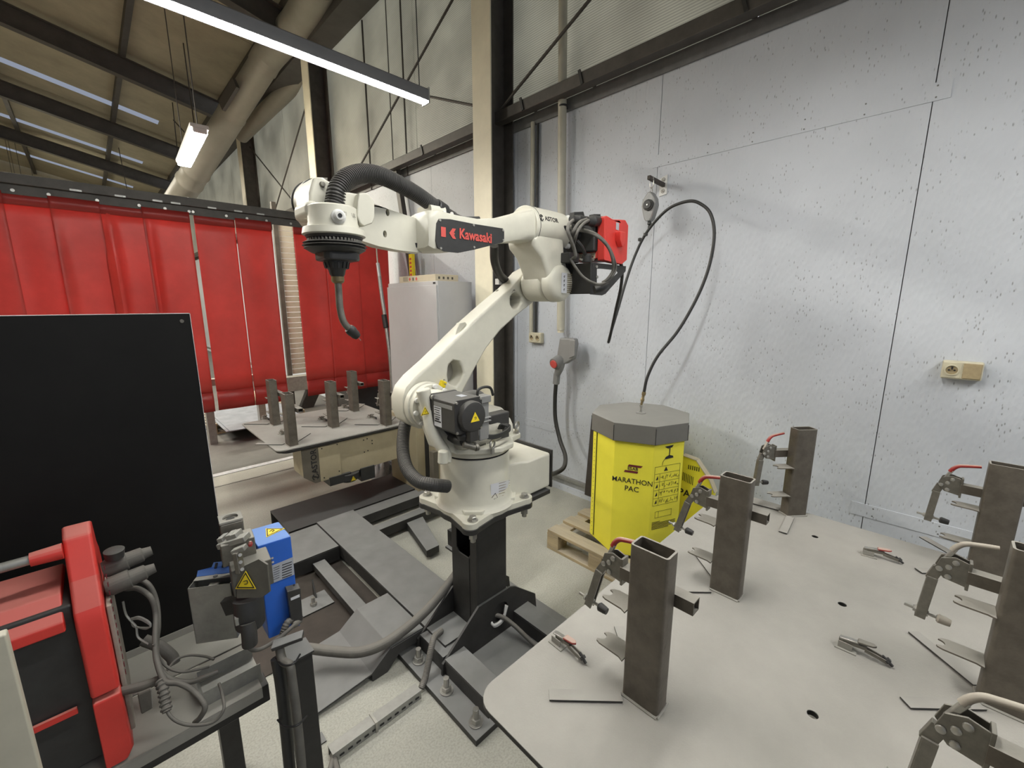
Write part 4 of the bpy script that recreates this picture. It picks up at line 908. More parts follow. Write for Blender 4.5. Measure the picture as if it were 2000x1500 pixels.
b.lathe((mx-s+.006, 1.458, mz+s-.010), (0, -1, 0), [(0, .011), (.01, .011)], 14).lathe((mx-s+.006, 1.458, mz-s+.008), (0, -1, 0), [(0, .011), (.01, .011)], 14)
b.build_each('motor_bolt', M_zinc, mo)
warn_triangle(mo, (mx+.008, 1.2715, mz-.006), (1, 0, 0), (0, 0, 1), .046, border=False)
lb = decal(MB(), (mx-s-.0006, 1.415, mz-.012), (0, -1, 0), (0, 0, 1), .052, .085).build('rating_plate', M_label, mo)
b = MB()
for k in range(7): decal(b, (mx-s-.0013, 1.415+.003*(k % 2), mz+.024-.0095*k), (0, -1, 0), (0, 0, 1), .044-.008*(k % 3), .003 if k < 5 else .006)
b.build('label_print', M_ink, lb)
decal(MB(), (mx+.01, 1.36, mz+s+.0004), (1, 0, 0), (0, 1, 0), .03, .04).build('small_label', M_labelg, mo)
# connectors right of the motor
b = MB(); b.box(1.115, 1.17, 1.33, 1.37, 1.12, 1.30).build('connector_block', M_greyplug, R, bevel=.006)
b = MB(); b.box(1.108, 1.176, 1.322, 1.372, 1.285, 1.315).box(1.108, 1.176, 1.322, 1.372, 1.20, 1.207).box(1.108, 1.176, 1.322, 1.372, 1.215, 1.222); b.build('connector_rings', M_greyplug, R, bevel=.004)
b = MB(); b.cyl((1.10, 1.34, 1.15), (1.10, 1.34, 1.275), .015, n=14).cyl((1.10, 1.34, 1.275), (1.075, 1.34, 1.295), .012, n=12); b.build('round_connector', M_greyplug, R)
b = MB(); b.tube([at(932, 778, y=1.33), at(934, 762, y=1.33), at(946, 756, y=1.33), at(958, 758, y=1.33), at(963, 772, y=1.33)], .006, 8).build('loop_cable', M_rubber, R)
MB().tube([(1.04, 1.42, 1.26), (1.16, 1.42, 1.27), (1.20, 1.45, 1.24)], .055, 18, 5).build('rear_motor', M_motor, R)
b = MB(); b.box(1.25, 1.38, 1.42, 1.56, 1.03, 1.19).build('junction_box', M_motor, R, bevel=.008)
for k in range(4):
    b = MB(); o = .006*k
    b.tube([at(928, 838+2*k, y=1.36), at(945, 848+2*k, y=1.34), at(965, 850+2*k, y=1.33), at(985, 843+k*2, y=1.34), at(996, 832+k*2, y=1.36), at(988-3*k, 829, y=1.38), at(982-3*k, 838, y=1.39)], .0045, 8); b.build('cable', M_rubber, R)
b = MB(); b.tube([at(905, 868, y=1.32), at(920, 862, y=1.30), at(935, 868, y=1.30), at(930, 874, y=1.31)], .006, 8).cyl(at(905, 868, y=1.31), at(928, 874, y=1.29), .013, n=14).lathe(at(928, 874, y=1.29), (1, -.2, 0), [(0, .016), (.012, .016)], 14); b.build('cable_gland', M_clamp, R)
b = MB(); b.lathe(at(905, 858, y=1.33), (0, 0, 1), [(0, .024), (.02, .03), (.04, .02)], 14).tube([at(880, 852, y=1.42), at(893, 860, y=1.38), at(905, 862, y=1.34)], .02, 12); b.build('elbow_connector', M_black, R)
b = MB()
for k in range(4): b.tube([at(868+8*k, 838, y=1.44), at(878+8*k, 850, y=1.42), at(885+7*k, 862, y=1.40)], .007, 8)
b.build_each('hidden_cable', M_rubber, R)
# lower arm
YA = 1.62
ol = [(797, 826), (789, 806), (788, 780), (795, 758), (812, 737), (845, 707), (884, 668), (920, 632), (962, 594), (1000, 562), (1028, 530), (1056, 514), (1085, 540), (1066, 572), (1040, 593), (1008, 618), (978, 646), (950, 682), (932, 714), (916, 744), (900, 775), (886, 815), (850, 836), (820, 838)]
h1 = [(886, 704), (896, 706), (903, 716), (906, 732), (900, 744), (890, 756), (878, 750), (875, 732), (877, 714)]
h2 = [(1004, 572), (1012, 572), (1019, 580), (1019, 590), (1012, 601), (1003, 603), (998, 594), (998, 581)]
P = lambda L, yy: [at(a, c, y=yy) for a, c in L]
b = MB(); b.prism(P(ol, YA), (0, .115, 0), [P(h1, YA), P(h2, YA)]); la = b.build('lower_arm', M_robot, R, bevel=.014, seg=3)
b = MB(); b.prism([p+V((0, .085, 0)) for p in P([(870, 695), (915, 695), (915, 765), (870, 765)], YA)], (0, .01, 0)); b.prism([p+V((0, .085, 0)) for p in P([(992, 565), (1025, 565), (1025, 610), (992, 610)], YA)], (0, .01, 0)); b.build('arm_web', M_robotdk, la)
b = MB(); b.prism(P([(893, 642), (899, 631), (909, 629), (914, 636), (922, 640), (906, 658), (886, 668)], YA+.03), (0, .03, 0), [P([(908, 636), (913, 639), (909, 647), (905, 648)], YA+.03)]); b.build('lifting_lug', M_robot, la, bevel=.003)
b = MB(); b.bar(at(860, 748, y=YA-.01), at(869, 752, y=YA-.01), .02, .03); b.build('grease_block', M_yel, la, bevel=.003)
b = MB()
for px, py in ((867, 742), (869, 750)): b.lathe(at(px, py, y=YA-.028), (0, -1, 0), [(0, .004), (.004, .004)], 10)
b.build_each('block_screw', M_zinc, la)
b = MB(); b.box(*sorted((at(981, 573, y=YA+.12).x, at(972, 573, y=YA+.12).x)), YA+.11, YA+.14, 1.80, 1.83); b.build('cable_tab', M_white, la)
# elbow
XE, ZE, ZD = 1.737, 1.800, 2.062
b = MB()
b.lathe((XE, 1.62, ZE), (0, -1, 0), [(0, .092), (.15, .092)], 48)
pr = [(1.535, 2.00), (1.545, 1.965), (1.60, 1.92), (1.64, 1.85), (1.66, 1.77), (1.70, 1.722), (1.78, 1.72), (1.825, 1.78), (1.812, 1.86), (1.775, 1.93), (1.765, 2.02), (1.70, 2.06), (1.60, 2.06)]
b.prism([(x, 1.415, z) for x, z in pr], (0, .19, 0)); b.build('elbow_housing', M_robot, R, bevel=.028, seg=4, angle=50)
cap = MB().lathe((XE, 1.462, ZE), (0, -1, 0), [(0, .094), (.035, .094), (.055, .088), (.068, .072), (.073, .04)], 48).build('elbow_motor_cover', M_robot, R, angle=60)
b = MB(); b.lathe((XE, 1.464, ZE), (0, -1, 0), [(0, .0955), (.003, .0955)], 48); b.build('cover_seam', M_robotdk, R)
b = MB(); b.tube([(XE-.085, 1.44, ZE+.006), (XE-.078, 1.418, ZE+.006), (XE-.062, 1.402, ZE+.006)], .008, 10, 4); b.build('cover_slot', M_dksteel, cap)
lb = decal(MB(), (XE-.004, 1.3865, ZE+.0), (1, 0, 0), (0, 0, 1), .045, .10).build('warning_label', M_label, cap)
b = MB()
for k in range(10): decal(b, (XE+.042, 1.3925-.0035, ZE+.045-.010*k), (1, 0, 0), (0, 0, 1), .040, .0035)
b.build('label_stripes', M_brass, cap)
b = MB()
for z in (.03, .01, -.012, -.034): b.tube([(XE-.012, 1.3855, ZE+z), (XE-.002, 1.3855, ZE+z+.006), (XE-.006, 1.3855, ZE+z-.006)], .0012, 5)
b.build('label_pictograms', M_ink, cap)
# wrist drum (J4)
YD = 1.50
b = MB(); b.lathe((1.545, YD, ZD), (1, 0, 0), [(0, .095), (.004, .098), (.05, .098), (.20, .098), (.262, .096), (.275, .086)], 56); dr_ = b.build('upper_drum', M_robot, R, bevel=.001)
b = MB(); b.lathe((1.567, YD, ZD), (1, 0, 0), [(0, .099), (.0025, .099)], 56); b.build('drum_seam', M_ink, R)
b = MB()
for a in (.75, -.85): 
    p = V((1.812, YD-.095*math.cos(a), ZD+.095*math.sin(a))); b.cyl(p+V((-.01, 0, 0)), p+V((.012, 0, 0)), .014, n=16)
b.build_each('drum_ear', M_white, R)
# ASTOR wraps round the drum side
ang = math.radians(20)
nrm = V((0, -math.cos(ang), math.sin(ang))); up = V((0, math.sin(ang), math.cos(ang)))
lettering('lettering', 'ASTOR', .031, V((at(1077, 437, y=1.408).x, YD, ZD))+nrm*.099, (1, 0, 0), up, M_ink, dr_, .0004, align='CENTER')
c = V((at(1057, 434, y=1.408).x, YD, ZD))+nrm*.1004
b = MB(); X = V((1, 0, 0))
for s0 in (0, PI): b.tube([c+X*.011*math.cos(s0+.4+a)+up*.014*math.sin(s0+.4+a) for a in [k*.26 for k in range(10)]], .002, 6, 2)
b.bar(c-X*.006-up*.013, c+X*.006+up*.013, .004, .001, nrm).bar(c-X*.013-up*.004, c-X*.002+up*.008, .003, .001, nrm); b.build('emblem', M_ink, dr_)
# forearm
def loft(sections):
    b = MB(); n = len(sections[0]); vs = [p for s in sections for p in s]; fs = []
    for k in range(len(sections)-1): fs += [(k*n+i, k*n+(i+1) % n, (k+1)*n+(i+1) % n, (k+1)*n+i) for i in range(n)]
    fs += [tuple(range(n)), tuple(range((len(sections)-1)*n, len(sections)*n))]; return b.add(vs, fs)
def sq(x, y0, y1, z0, z1, r=.25, n=24):
    out = []; cy, cz, hy, hz = (y0+y1)/2, (z0+z1)/2, (y1-y0)/2, (z1-z0)/2
    for k in range(n):
        a = 2*PI*k/n; c, s_ = math.cos(a), math.sin(a); q = (abs(c)**(2/r)+abs(s_)**(2/r))**(-r/2) if r < 1 else 1
        out.append(V((x, cy+hy*c*q, cz+hz*s_*q)))
    return out
lo = loft([sq(1.55, 1.415, 1.585, 1.985, 2.14, .5), sq(1.50, 1.415, 1.58, 1.985, 2.12, .35), sq(1.42, 1.410, 1.575, 1.975, 2.095, .3), sq(1.32, 1.405, 1.565, 1.955, 2.065, .25), sq(1.20, 1.405, 1.56, 1.925, 2.045, .25), sq(1.08, 1.405, 1.56, 1.905, 2.045, .22), sq(1.00, 1.405, 1.56, 1.897, 2.05, .22), sq(.965, 1.405, 1.56, 1.90, 2.045, .22), sq(.95, 1.415, 1.55, 1.91, 2.03, .25)])
fa = lo.build('forearm', M_robot, R, angle=50)
b = MB(); b.add([v for v in loft([sq(1.06, 1.45, 1.55, 2.02, 2.075, .3), sq(.99, 1.45, 1.55, 2.02, 2.075, .3)]).v], loft([sq(1.06, 1.45, 1.55, 2.02, 2.075, .3), sq(.99, 1.45, 1.55, 2.02, 2.075, .3)]).f); b.build('hose_seat', M_robot, fa)
cvp = [(853, 436), (858, 427), (880, 428), (925, 437), (982, 446), (985, 450), (985, 470), (981, 474), (925, 488), (895, 494), (868, 491), (855, 484), (851, 470)]
cv = MB().prism(P(cvp, 1.401), (0, .0055, 0)).build('side_cover', M_black, fa, bevel=.002)
b = MB()
for px, py in ((859, 430), (925, 440), (982, 450), (983, 469), (926, 483), (861, 485)): b.lathe(at(px, py, y=1.401), (0, -1, 0), [(0, .0052), (.003, .0045)], 12)
b.build_each('cover_screw', M_zinc, cv)
k0, k1 = at(896, 458, y=1.399), at(960, 468, y=1.399); xd = (k1-k0).normalized()
ud = V((0, -1, 0)).cross(xd); ud = ud if ud.z > 0 else -ud
lettering('lettering', 'Kawasaki', .054, (k0+k1)/2+V((.002, 0, .003)), xd, ud, M_redprint, cv, .0014, squeeze=.86)
b = MB(); c = at(866, 453, y=1.3995); b.prism([c-xd*.011-ud*.018, c+xd*.011-ud*.018, c+xd*.011+ud*.018, c-xd*.011+ud*.018], (0, -.0006, 0))
c = at(884, 456, y=1.3995); b.prism([c-xd*.016, c+xd*.0-ud*.019, c+xd*.016-ud*.019, c+xd*.006-ud*.004, c+xd*.012, c+xd*.006+ud*.004, c+xd*.016+ud*.019, c+xd*.0+ud*.019], (0, -.0006, 0)); b.build('river_mark', M_redprint, cv)
# link to the wrist
lk = [(818, 428), (790, 419), (760, 409), (725, 396), (690, 380), (650, 358), (628, 352), (606, 358), (592, 376), (588, 395), (594, 416), (612, 432), (650, 448), (700, 468), (740, 481), (780, 489), (824, 494)]
lh = [ring_pts(at(a, c, y=1.50), (1, 0, 0), (0, 0, 1), .0075, 12, .0125) for a, c in ((757, 415), (752, 457))]
MB().prism(P(lk, 1.50), (0, .055, 0), lh).build('forearm_link', M_robot, R, bevel=.010, seg=3)
b = MB()
for px, py in ((817, 430), (813, 479)): b.cyl(at(px, py, y=1.499), at(px, py, y=1.4985), .009, n=16)
for px, py in ((757, 415), (752, 457)): b.lathe(at(px, py, y=1.52), (0, 1, 0), [(0, .012), (.02, .012)], 14)
b.build_each('access_hole', M_ink, R)
hub = at(628, 396, y=1.50)
b = MB(); b.lathe(hub, (0, -1, 0), [(-.05, .072), (-.01, .075), (0, .075), (.004, .068), (.008, .070), (.016, .070), (.02, .062)], 44); b.build('wrist_hub', M_robot, R)
b = MB(); b.lathe(hub, (0, -1, 0), [(.0035, .0745), (.0065, .0745)], 44).lathe(hub, (0, -1, 0), [(.0165, .0655), (.019, .0655)], 44).lathe(hub, (0, -1, 0), [(-.0565, .0765), (-.0535, .0765)], 44); b.build_each('hub_groove', M_milld, R)
# wrist body
wc = at(652, 400, y=1.40)
b = MB(); b.prism(P([(612, 345), (632, 346), (652, 360), (660, 395), (658, 432), (618, 436), (606, 420), (604, 375)], 1.375), (0, .12, 0)); b.build('wrist_body', M_robot, R, bevel=.022, seg=4, angle=60)
b = MB(); b.prism(P([(617, 346), (640, 347), (640, 354), (617, 354)], 1.40), (0, .05, 0)); b.lathe(at(617, 401, y=1.372), (0, -1, 0), [(-.004, .011), (.003, .011)], 14).lathe(at(630, 360, y=1.372), (0, -1, 0), [(-.004, .009), (.006, .007)], 12); b.build_each('wrist_screw', M_clamp, R, bevel=.001)
b = MB(); b.prism(P([(702, 377), (716, 376), (724, 384), (730, 392), (732, 400), (732, 425), (728, 436), (712, 442), (704, 436), (698, 422), (699, 392)], 1.285), (0, .03, 0)); b.prism(P([(660, 372), (702, 379), (712, 384), (716, 436), (700, 446), (672, 452), (656, 450), (655, 400)], 1.315), (0, .12, 0)); b.build('wrist_motor_cover', M_robot, R, bevel=.016, seg=4, angle=60)
# torch mount with vertical axis
TC = at(651, 430, y=1.335)
def hz(py): return at(651, py, y=1.335).z
b = MB(); z1, z0 = hz(405), hz(437)
b.lathe((TC.x, TC.y, z1), (0, 0, -1), [(0, .064), (.004, .070), (z1-z0, .071), (z1-z0+.02, .076), (z1-hz(448), .086), (z1-hz(461), .090), (z1-hz(463), .084)], 48); b.build('torch_flange', M_robot, R, bevel=.001)
b = MB(); b.prism([TC+V((-.075, .0, -.002)), TC+V((.03, 0, -.002)), TC+V((.05, 0, .045)), TC+V((-.075, 0, .05))], (0, .12, 0)); b.build('mount_yoke', M_robot, R, bevel=.02, seg=3)
d = (V((-.2, -1, 0))).normalized(); p = V((TC.x, TC.y, hz(431)))+d*.062
b = MB(); b.lathe(p, d, [(0, .020), (.014, .020), (.018, .014), (.024, .014), (.026, .011), (.032, .011)], 20); b.build('cross_screw', M_white, R)
MB().cyl(p+d*.030, p+d*.0335, .006, n=12).build('screw_hole', M_ink, R)
lettering('lettering', 'CLEAR', .016, V((TC.x, TC.y, hz(424)))+V((.02, -.0665, 0)), (.96, .28, 0), (0, 0, 1), M_robotdk, R, .0002)
# hose feeding the torch
hp = [V((TC.x+.0, TC.y+.0, hz(418))), at(655, 395, y=1.335), at(660, 372, y=1.34), at(676, 350, y=1.36), at(706, 339, y=1.39), at(742, 343, y=1.42), at(780, 360, y=1.45), at(815, 380, y=1.475), at(845, 401, y=1.49), at(862, 414, y=1.50), at(885, 428, y=1.51)]
MB().tube(hp, 0.0255, 20, 8, corr=(.0085, .0040)).build('corrugated_hose', M_hose, R, angle=25)
b = MB(); c = at(858, 411, y=1.49); dd = (hp[-1]-hp[-3]).normalized(); b.lathe(c-dd*.028, dd, [(0, .033), (.004, .036), (.05, .036), (.054, .033)], 24); b.bar(c+V((-.0, -.03, -.028))-dd*.02, c+V((0, -.03, -.028))+dd*.055, .03, .014); b.build('hose_clamp', M_black, R, bevel=.002)
b = MB()
for px, py in ((868, 415), (882, 418)): b.lathe(at(px, py, y=1.445), (-.2, -1, .2), [(0, .0075), (.004, .0075)], 12)
b.build_each('clamp_screw', M_zinc, R)
b = MB(); b.tube([at(885, 420, y=1.52), at(905, 428, y=1.52), at(935, 428, y=1.52)], .012, 10); b.build('rear_strap', M_black, R)
# black cable loop behind the elbow, and dress hose round the base
MB().tube([at(965, 480, y=1.62), at(966, 510, y=1.66), at(975, 535, y=1.70), at(990, 552, y=1.73), at(998, 575, y=1.74), at(1000, 600, y=1.75)], .0215, 14).build('rear_hose', M_rubber, R)
MB().tube([at(820, 770, y=1.80), at(802, 800, y=1.78), at(790, 835, y=1.74), at(787, 880, y=1.68), at(795, 915, y=1.60), at(815, 938, y=1.52), at(840, 946, y=1.47), at(875, 950, y=1.46)], .0275, 18, 8, corr=(.0075, .0016)).build('side_hose', M_hose, R, angle=25)
# base sticker
a0 = math.atan2(-.55, -.22)
def onbase(px, py):
    """point on the base drum seen at a pixel"""
    r = Fv+Rv*((px-1000)/FPX)+Uv*((750-py)/FPX); rr = .1735
    A = r.x**2+r.y**2; B = -2*(r.x*RC.x+r.y*RC.y); Cc = RC.x**2+RC.y**2-rr**2; t_ = (-B-math.sqrt(B*B-4*A*Cc))/(2*A)
    return V((r.x*t_, r.y*t_, CAMZ+r.z*t_))
def patch(pxs, m, name, par):
    b = MB(); n = 8; vs = []
    for k in range(n+1):
        u = k/n
        top = onbase(pxs[0][0]*(1-u)+pxs[1][0]*u, pxs[0][1]*(1-u)+pxs[1][1]*u); bot = onbase(pxs[3][0]*(1-u)+pxs[2][0]*u, pxs[3][1]*(1-u)+pxs[2][1]*u)
        for q in (top, bot):
            nn_ = V((q.x-RC.x, q.y-RC.y, 0)).normalized(); vs += [q+nn_*.0015, q+nn_*.0008]
    fs = [(4*k, 4*k+4, 4*k+6, 4*k+2) for k in range(n)]+[(4*k+1, 4*k+3, 4*k+7, 4*k+5) for k in range(n)]
    b.add(vs, fs); return b.build(name, m, par)
lb = patch([(958, 946), (995, 937), (995, 988), (960, 994)], M_label, 'warning_label', R)
b = MB()
for k in range(9):
    y0 = 944.0+5.1*k; q = [onbase(974+u*21, y0-u*6) for u in (0, .5, 1)]
    b.tube([c+V((c.x-RC.x, c.y-RC.y, 0)).normalized()*.002 for c in q], .0011, 5, 3)
b.build('label_stripes', M_brass, lb)
b = MB(); q = [onbase(*c) for c in ((960, 972), (967, 963), (971, 971), (964, 974), (968, 978))]; b.tube([c+V((c.x-RC.x, c.y-RC.y, 0)).normalized()*.002 for c in q], .0016, 5, 1, smooth=False); b.build('label_pictogram', M_ink, lb)
# ================================================================== WELDING TORCH
T = thing('welding_torch', 'welding torch with black bellows collar and bent neck hanging from the robot wrist', 'torch', (TC.x, TC.y, hz(463)))
def L(pys): z_ = hz(463); return [(z_-hz(py), r) for py, r in pys]
MB().lathe((TC.x, TC.y, hz(463)), (0, 0, -1), L([(463, .082), (468, .079), (469, .074)]), 48).build('upper_ring', M_milld, T)
b = MB(); z = hz(468)
for k in range(44): a = 2*PI*k/44; b.bar((TC.x+.073*math.cos(a), TC.y+.073*math.sin(a), z), (TC.x+.073*math.cos(a), TC.y+.073*math.sin(a), hz(474)), .006, .006)
b.build('toothed_ring', M_clamp, T)
MB().lathe((TC.x, TC.y, hz(467)), (0, 0, -1), L([(463, .071), (474, .071)]), 40).build('inner_sleeve', M_rubber, T)
MB().lathe((TC.x, TC.y, hz(463)), (0, 0, -1), L([(474, .082), (477, .090), (479, .083), (482, .092), (484, .084), (487, .088), (491, .078), (495, .068)]), 48).build('bellows_collar', M_rubber, T)
o = [(TC.x+sx*.050*k1-.0, TC.y+sy*.050*k2, 0) for sx, sy, k1, k2 in ((-1, -1, 1, .7), (-1, -1, .7, 1), (1, -1, .8, 1.2), (1, -1, 1.15, .8), (1, 1, 1.15, .7), (1, 1, .7, 1), (-1, 1, .7, 1), (-1, 1, 1, .7))]
MB().prism([(x, y, hz(510)) for x, y, _ in o], (0, 0, hz(492)-hz(510))).build('gear_block', M_motor, T, bevel=.006)
b = MB(); b.lathe((TC.x, TC.y, hz(463)), (0, 0, -1), L([(508, .036), (512, .036), (524, .030), (527, .025), (536, .022), (540, .018)]), 30)
for k in range(14):
    a = 2*PI*k/14; b.bar((TC.x+.035*math.cos(a), TC.y+.035*math.sin(a), hz(512)), (TC.x+.031*math.cos(a), TC.y+.031*math.sin(a), hz(524)), .006, .007)
b.build('knurled_nut', M_black, T)
MB().lathe((TC.x, TC.y, hz(463)), (0, 0, -1), L([(540, .019), (549, .019), (553, .014)]), 24).build('brass_ring', M_brass, T)
yT = TC.y
nk = [V((TC.x, yT, hz(548))), V((TC.x, yT, hz(575))), V((TC.x, yT, hz(598))), at(668, 620, y=yT), at(674, 633, y=yT), at(684, 644, y=yT)]
MB().tube(nk, .0105, 16, 8).build('neck', M_clamp, T)
g0, g1 = at(683, 643, y=yT), at(700, 659, y=yT); dv = (g1-g0)
MB().lathe(g0-dv*.12, dv, [(0, .0145), (.008, .017), (.016, .017), (.02, .0155), (dv.length*.8, .015), (dv.length*1.02, .0115), (dv.length*1.06, .011)], 24).build('gas_nozzle', M_milld, T)
MB().cyl(g1, at(705, 665, y=yT), .0012, n=6).build('wire_tip', M_zinc, T)
# ================================================================== WIRE FEEDER AND ITS BRACKET
F = thing('wire_feeder', 'red and black wire feeder with grey cables mounted behind the robot elbow', 'wire feeder', (1.98, 1.38, 1.93))
fx0, fy0 = 1.86, 1.25; c = at(1181, 505, x=fx0)
zc0, zc1 = at(1181, 508, y=fy0).z, at(1181, 421, y=fy0).z
b = MB(); out = [at(1181, 508, y=fy0), at(1216, 516, y=fy0), at(1225, 508, y=fy0), at(1228, 440, y=fy0), at(1222, 429, y=fy0), at(1198, 428, y=fy0), at(1186, 421, y=fy0), at(1181, 422, y=fy0)]
b.prism(out, (0, .045, 0)); fr = b.build('front_shell', M_red, F, bevel=.006, seg=3)
b = MB(); x0, x1 = out[0].x+.005, out[2].x-.015; b.box(x0, x1, fy0+.04, 1.50, zc0+.01, zc1-.004); b.build('body_shell', M_red, F, bevel=.008)
b = MB(); b.box(x0-.03, x0+.01, fy0+.05, 1.50, zc0+.045, zc1-.012).build('black_side', M_black, F, bevel=.008)
k = at(1206, 462, y=fy0); k2 = at(1211, 470, y=fy0)
b = MB(); b.prism([k+V((-.022, 0, .02)), k+V((.028, 0, .022)), k+V((.02, 0, -.03)), k+V((.006, 0, -.055)), k+V((-.02, 0, -.02))], (0, -.03, 0)); b.build('handle_knob', M_red, fr, bevel=.004)
decal(MB(), at(1206, 442, y=fy0-.001), (1, 0, -.05), (0, 0, 1), .028, .035).build('rating_label', M_labelg, fr)
b = MB(); b.box(x0-.001, x0+.0, fy0+.06, 1.48, zc0+.014, zc0+.042); b.build('warning_label', M_carton, F)
b = MB()
for kk in range(12): b.box(x0-.0018, x0-.001, fy0+.07+.033*kk*.98, fy0+.07+.033*kk*.98+.02, zc0+.018+.012*(kk % 2), zc0+.024+.012*(kk % 2))
b.build('label_print', M_maroon, F)
# connectors on the black side
def plug(px, py, px2, py2, y0, r, name='cable_plug'):
    a, c = at(px, py, y=y0), at(px2, py2, y=y0); d = (c-a); MB().lathe(a, d, [(0, r*.7), (d.length*.1, r), (d.length*.45, r), (d.length*.5, r*1.12), (d.length*.7, r*1.12), (d.length*.72, r), (d.length, r*.8)], 20).build(name, M_rubber, F)
plug(1180, 432, 1146, 432, 1.29, .024); plug(1150, 432, 1116, 428, 1.33, .022)
b = MB(); b.prism(P([(1122, 414), (1140, 413), (1143, 424), (1122, 424)], 1.33), (0, .03, 0)); b.prism(P([(1160, 418), (1173, 418), (1174, 425), (1160, 424)], 1.30), (0, .03, 0)); b.build('plug_cover', M_rubber, F, bevel=.003)
MB().cyl(at(1100, 455, y=1.44), at(1150, 462, y=1.38), .026, n=20).build('hose_stub', M_rubber, F)
b = MB(); b.lathe(at(1094, 442, y=1.42), (at(1118, 455, y=1.40)-at(1094, 442, y=1.42)), [(0, .014), (.03, .016), (.06, .012)], 14); b.build('side_plug', M_rubber, F)
for r, L_ in ((.0085, [(1122, 428, 1.33), (1112, 437, 1.30), (1109, 450, 1.28), (1114, 465, 1.27), (1121, 485, 1.27), (1124, 500, 1.27), (1119, 505, 1.29)]),
              (.0075, [(1146, 428, 1.29), (1132, 434, 1.26), (1122, 448, 1.25), (1118, 460, 1.27), (1122, 470, 1.30)]),
              (.0075, [(1150, 430, 1.28), (1138, 438, 1.25), (1128, 452, 1.24), (1123, 468, 1.26), (1120, 480, 1.30)]),
              (.0065, [(1120, 448, 1.34), (1140, 449, 1.27), (1165, 458, 1.20), (1186, 478, 1.17), (1199, 505, 1.16), (1202, 528, 1.17), (1190, 546, 1.18), (1172, 555, 1.20), (1155, 551, 1.22), (1138, 540, 1.25), (1124, 522, 1.28), (1114, 505, 1.30)]),
              (.0065, [(1122, 450, 1.34), (1144, 452, 1.26), (1168, 463, 1.19), (1187, 482, 1.16), (1196, 505, 1.15), (1197, 528, 1.16), (1186, 545, 1.18), (1176, 552, 1.20)])):
    MB().tube([at(a, c, y=yy) for a, c, yy in L_], r, 10, 8).build('cable', M_dustcable, F)
b = MB(); b.lathe(at(1146, 508, y=1.28), (0, 0, 1), [(-.01, .024), (.02, .024), (.03, .016)], 18).tube([at(1144, 500, y=1.28), at(1136, 482, y=1.27), at(1126, 470, y=1.28)], .009, 8); b.build('pressure_knob', M_rubber, F)
B_ = thing('feeder_bracket', 'black folded steel bracket with a triangular window under the red wire feeder', 'bracket', (1.9, 1.4, 1.8))
yb = 1.27
o_ = [(1153, 513), (1223, 520), (1222, 530), (1183, 574), (1176, 577), (1153, 575)]; h_ = [(1166, 524), (1205, 528), (1207, 533), (1178, 560), (1166, 560)]
MB().prism(P(o_, yb), (0, .004, 0), [P(h_, yb)]).build('side_plate', M_milld, B_, bevel=.001)
a, c = at(1160, 512, y=yb), at(1160, 574, y=yb)
MB().box(a.x-.012, a.x-.008, yb-.0, 1.56, c.z, a.z-.005).build('front_plate', M_milld, B_, bevel=.001)
e = at(1223, 521, y=yb)
MB().box(a.x-.012, e.x, yb, 1.56, a.z-.006, a.z-.002).build('top_plate', M_milld, B_, bevel=.001)
MB().prism([p+V((0, .27, 0)) for p in P(o_, yb)], (0, .004, 0)).build('side_plate', M_milld, B_)
b = MB()
for px, py in ((1165, 521), (1166, 541)): b.lathe(at(px, py, y=yb), (0, -1, 0), [(0, .008), (.004, .007)], 12)
for px in (1135, 1157): b.lathe(at(px, 508, y=1.29), (0, -.3, .6), [(0, .009), (.008, .009)], 12)
b.build_each('bracket_bolt', M_zinc, B_)
MB().tube([at(1072, 508, y=1.50), at(1090, 500, y=1.46), at(1104, 495, y=1.42)], .030, 18).build('hose_sleeve', M_rubber, B_)
MB().box(1.80, 1.87, 1.42, 1.56, 1.80, 1.95).build('mount_block', M_milld, B_, bevel=.004)
MB().box(at(1100, 500, y=1.4).x, a.x, 1.36, 1.50, a.z-.0, a.z+.05).build('hose_holder', M_black, B_, bevel=.006)
b = MB(); b.tube([at(1161, 566, y=1.24), at(1175, 562, y=1.22), at(1184, 556, y=1.22)], .02, 12); b.build('cable_bend', M_rubber, B_)
# ================================================================== POSITIONER FRAME ON THE FLOOR
PF = thing('positioner_frame', 'dusty dark steel positioner frame lying on the floor left of the pedestal', 'frame', (1.15, 2.3, 0))
zc = .12
def chan(b, x0, x1, y0, y1, z0, z1, s=.008):
    b.box(x0, x1, y0, y1, z1-s, z1).box(x0, x0+s, y0, y1, z0, z1-s) if False else b.box(x0, x1, y0, y1, z0, z1); return b
MB().box(.985, 1.262, 1.45, 3.05, zc-.008, zc).box(.985, .993, 1.45, 3.05, .03, zc-.008).box(1.254, 1.262, 1.45, 3.05, .03, zc-.008).build('spine_cover', M_frame, PF, bevel=.002)
MB().box(.80, 1.86, 3.06, 3.50, .10, .112).box(.80, 1.86, 3.06, 3.07, .0, .10).box(.80, 1.86, 3.49, 3.50, 0, .10).build('cross_cover', M_milld, PF, bevel=.002)
MB().box(.66, .976, 2.63, 3.02, zc-.008, zc).box(.66, .976, 2.63, 2.638, .02, zc-.008).build('upper_bridge', M_frame, PF, bevel=.002)
b = MB(); yq0, yq1 = 1.62, 1.98; pr = [(.976, zc), (.80, zc), (.70, .045), (.40, .02), (.40, .012), (.705, .036), (.805, zc-.008), (.976, zc-.008)]
b.prism([(x, yq0, z) for x, z in pr], (0, yq1-yq0, 0)); b.prism([(.976, yq0, zc-.008), (.80, yq0, zc-.008), (.70, yq0, .04), (.70, yq0, 0.0), (.976-.2, yq0, .0), (.84, yq0, .06), (.976, yq0, .06)], (0, .008, 0)); b.build('hat_bridge', M_frame, PF, bevel=.003)
MB().box(.80, .875, 1.985, 2.62, .03, .075).build('inner_rail', M_frame, PF, bevel=.003)
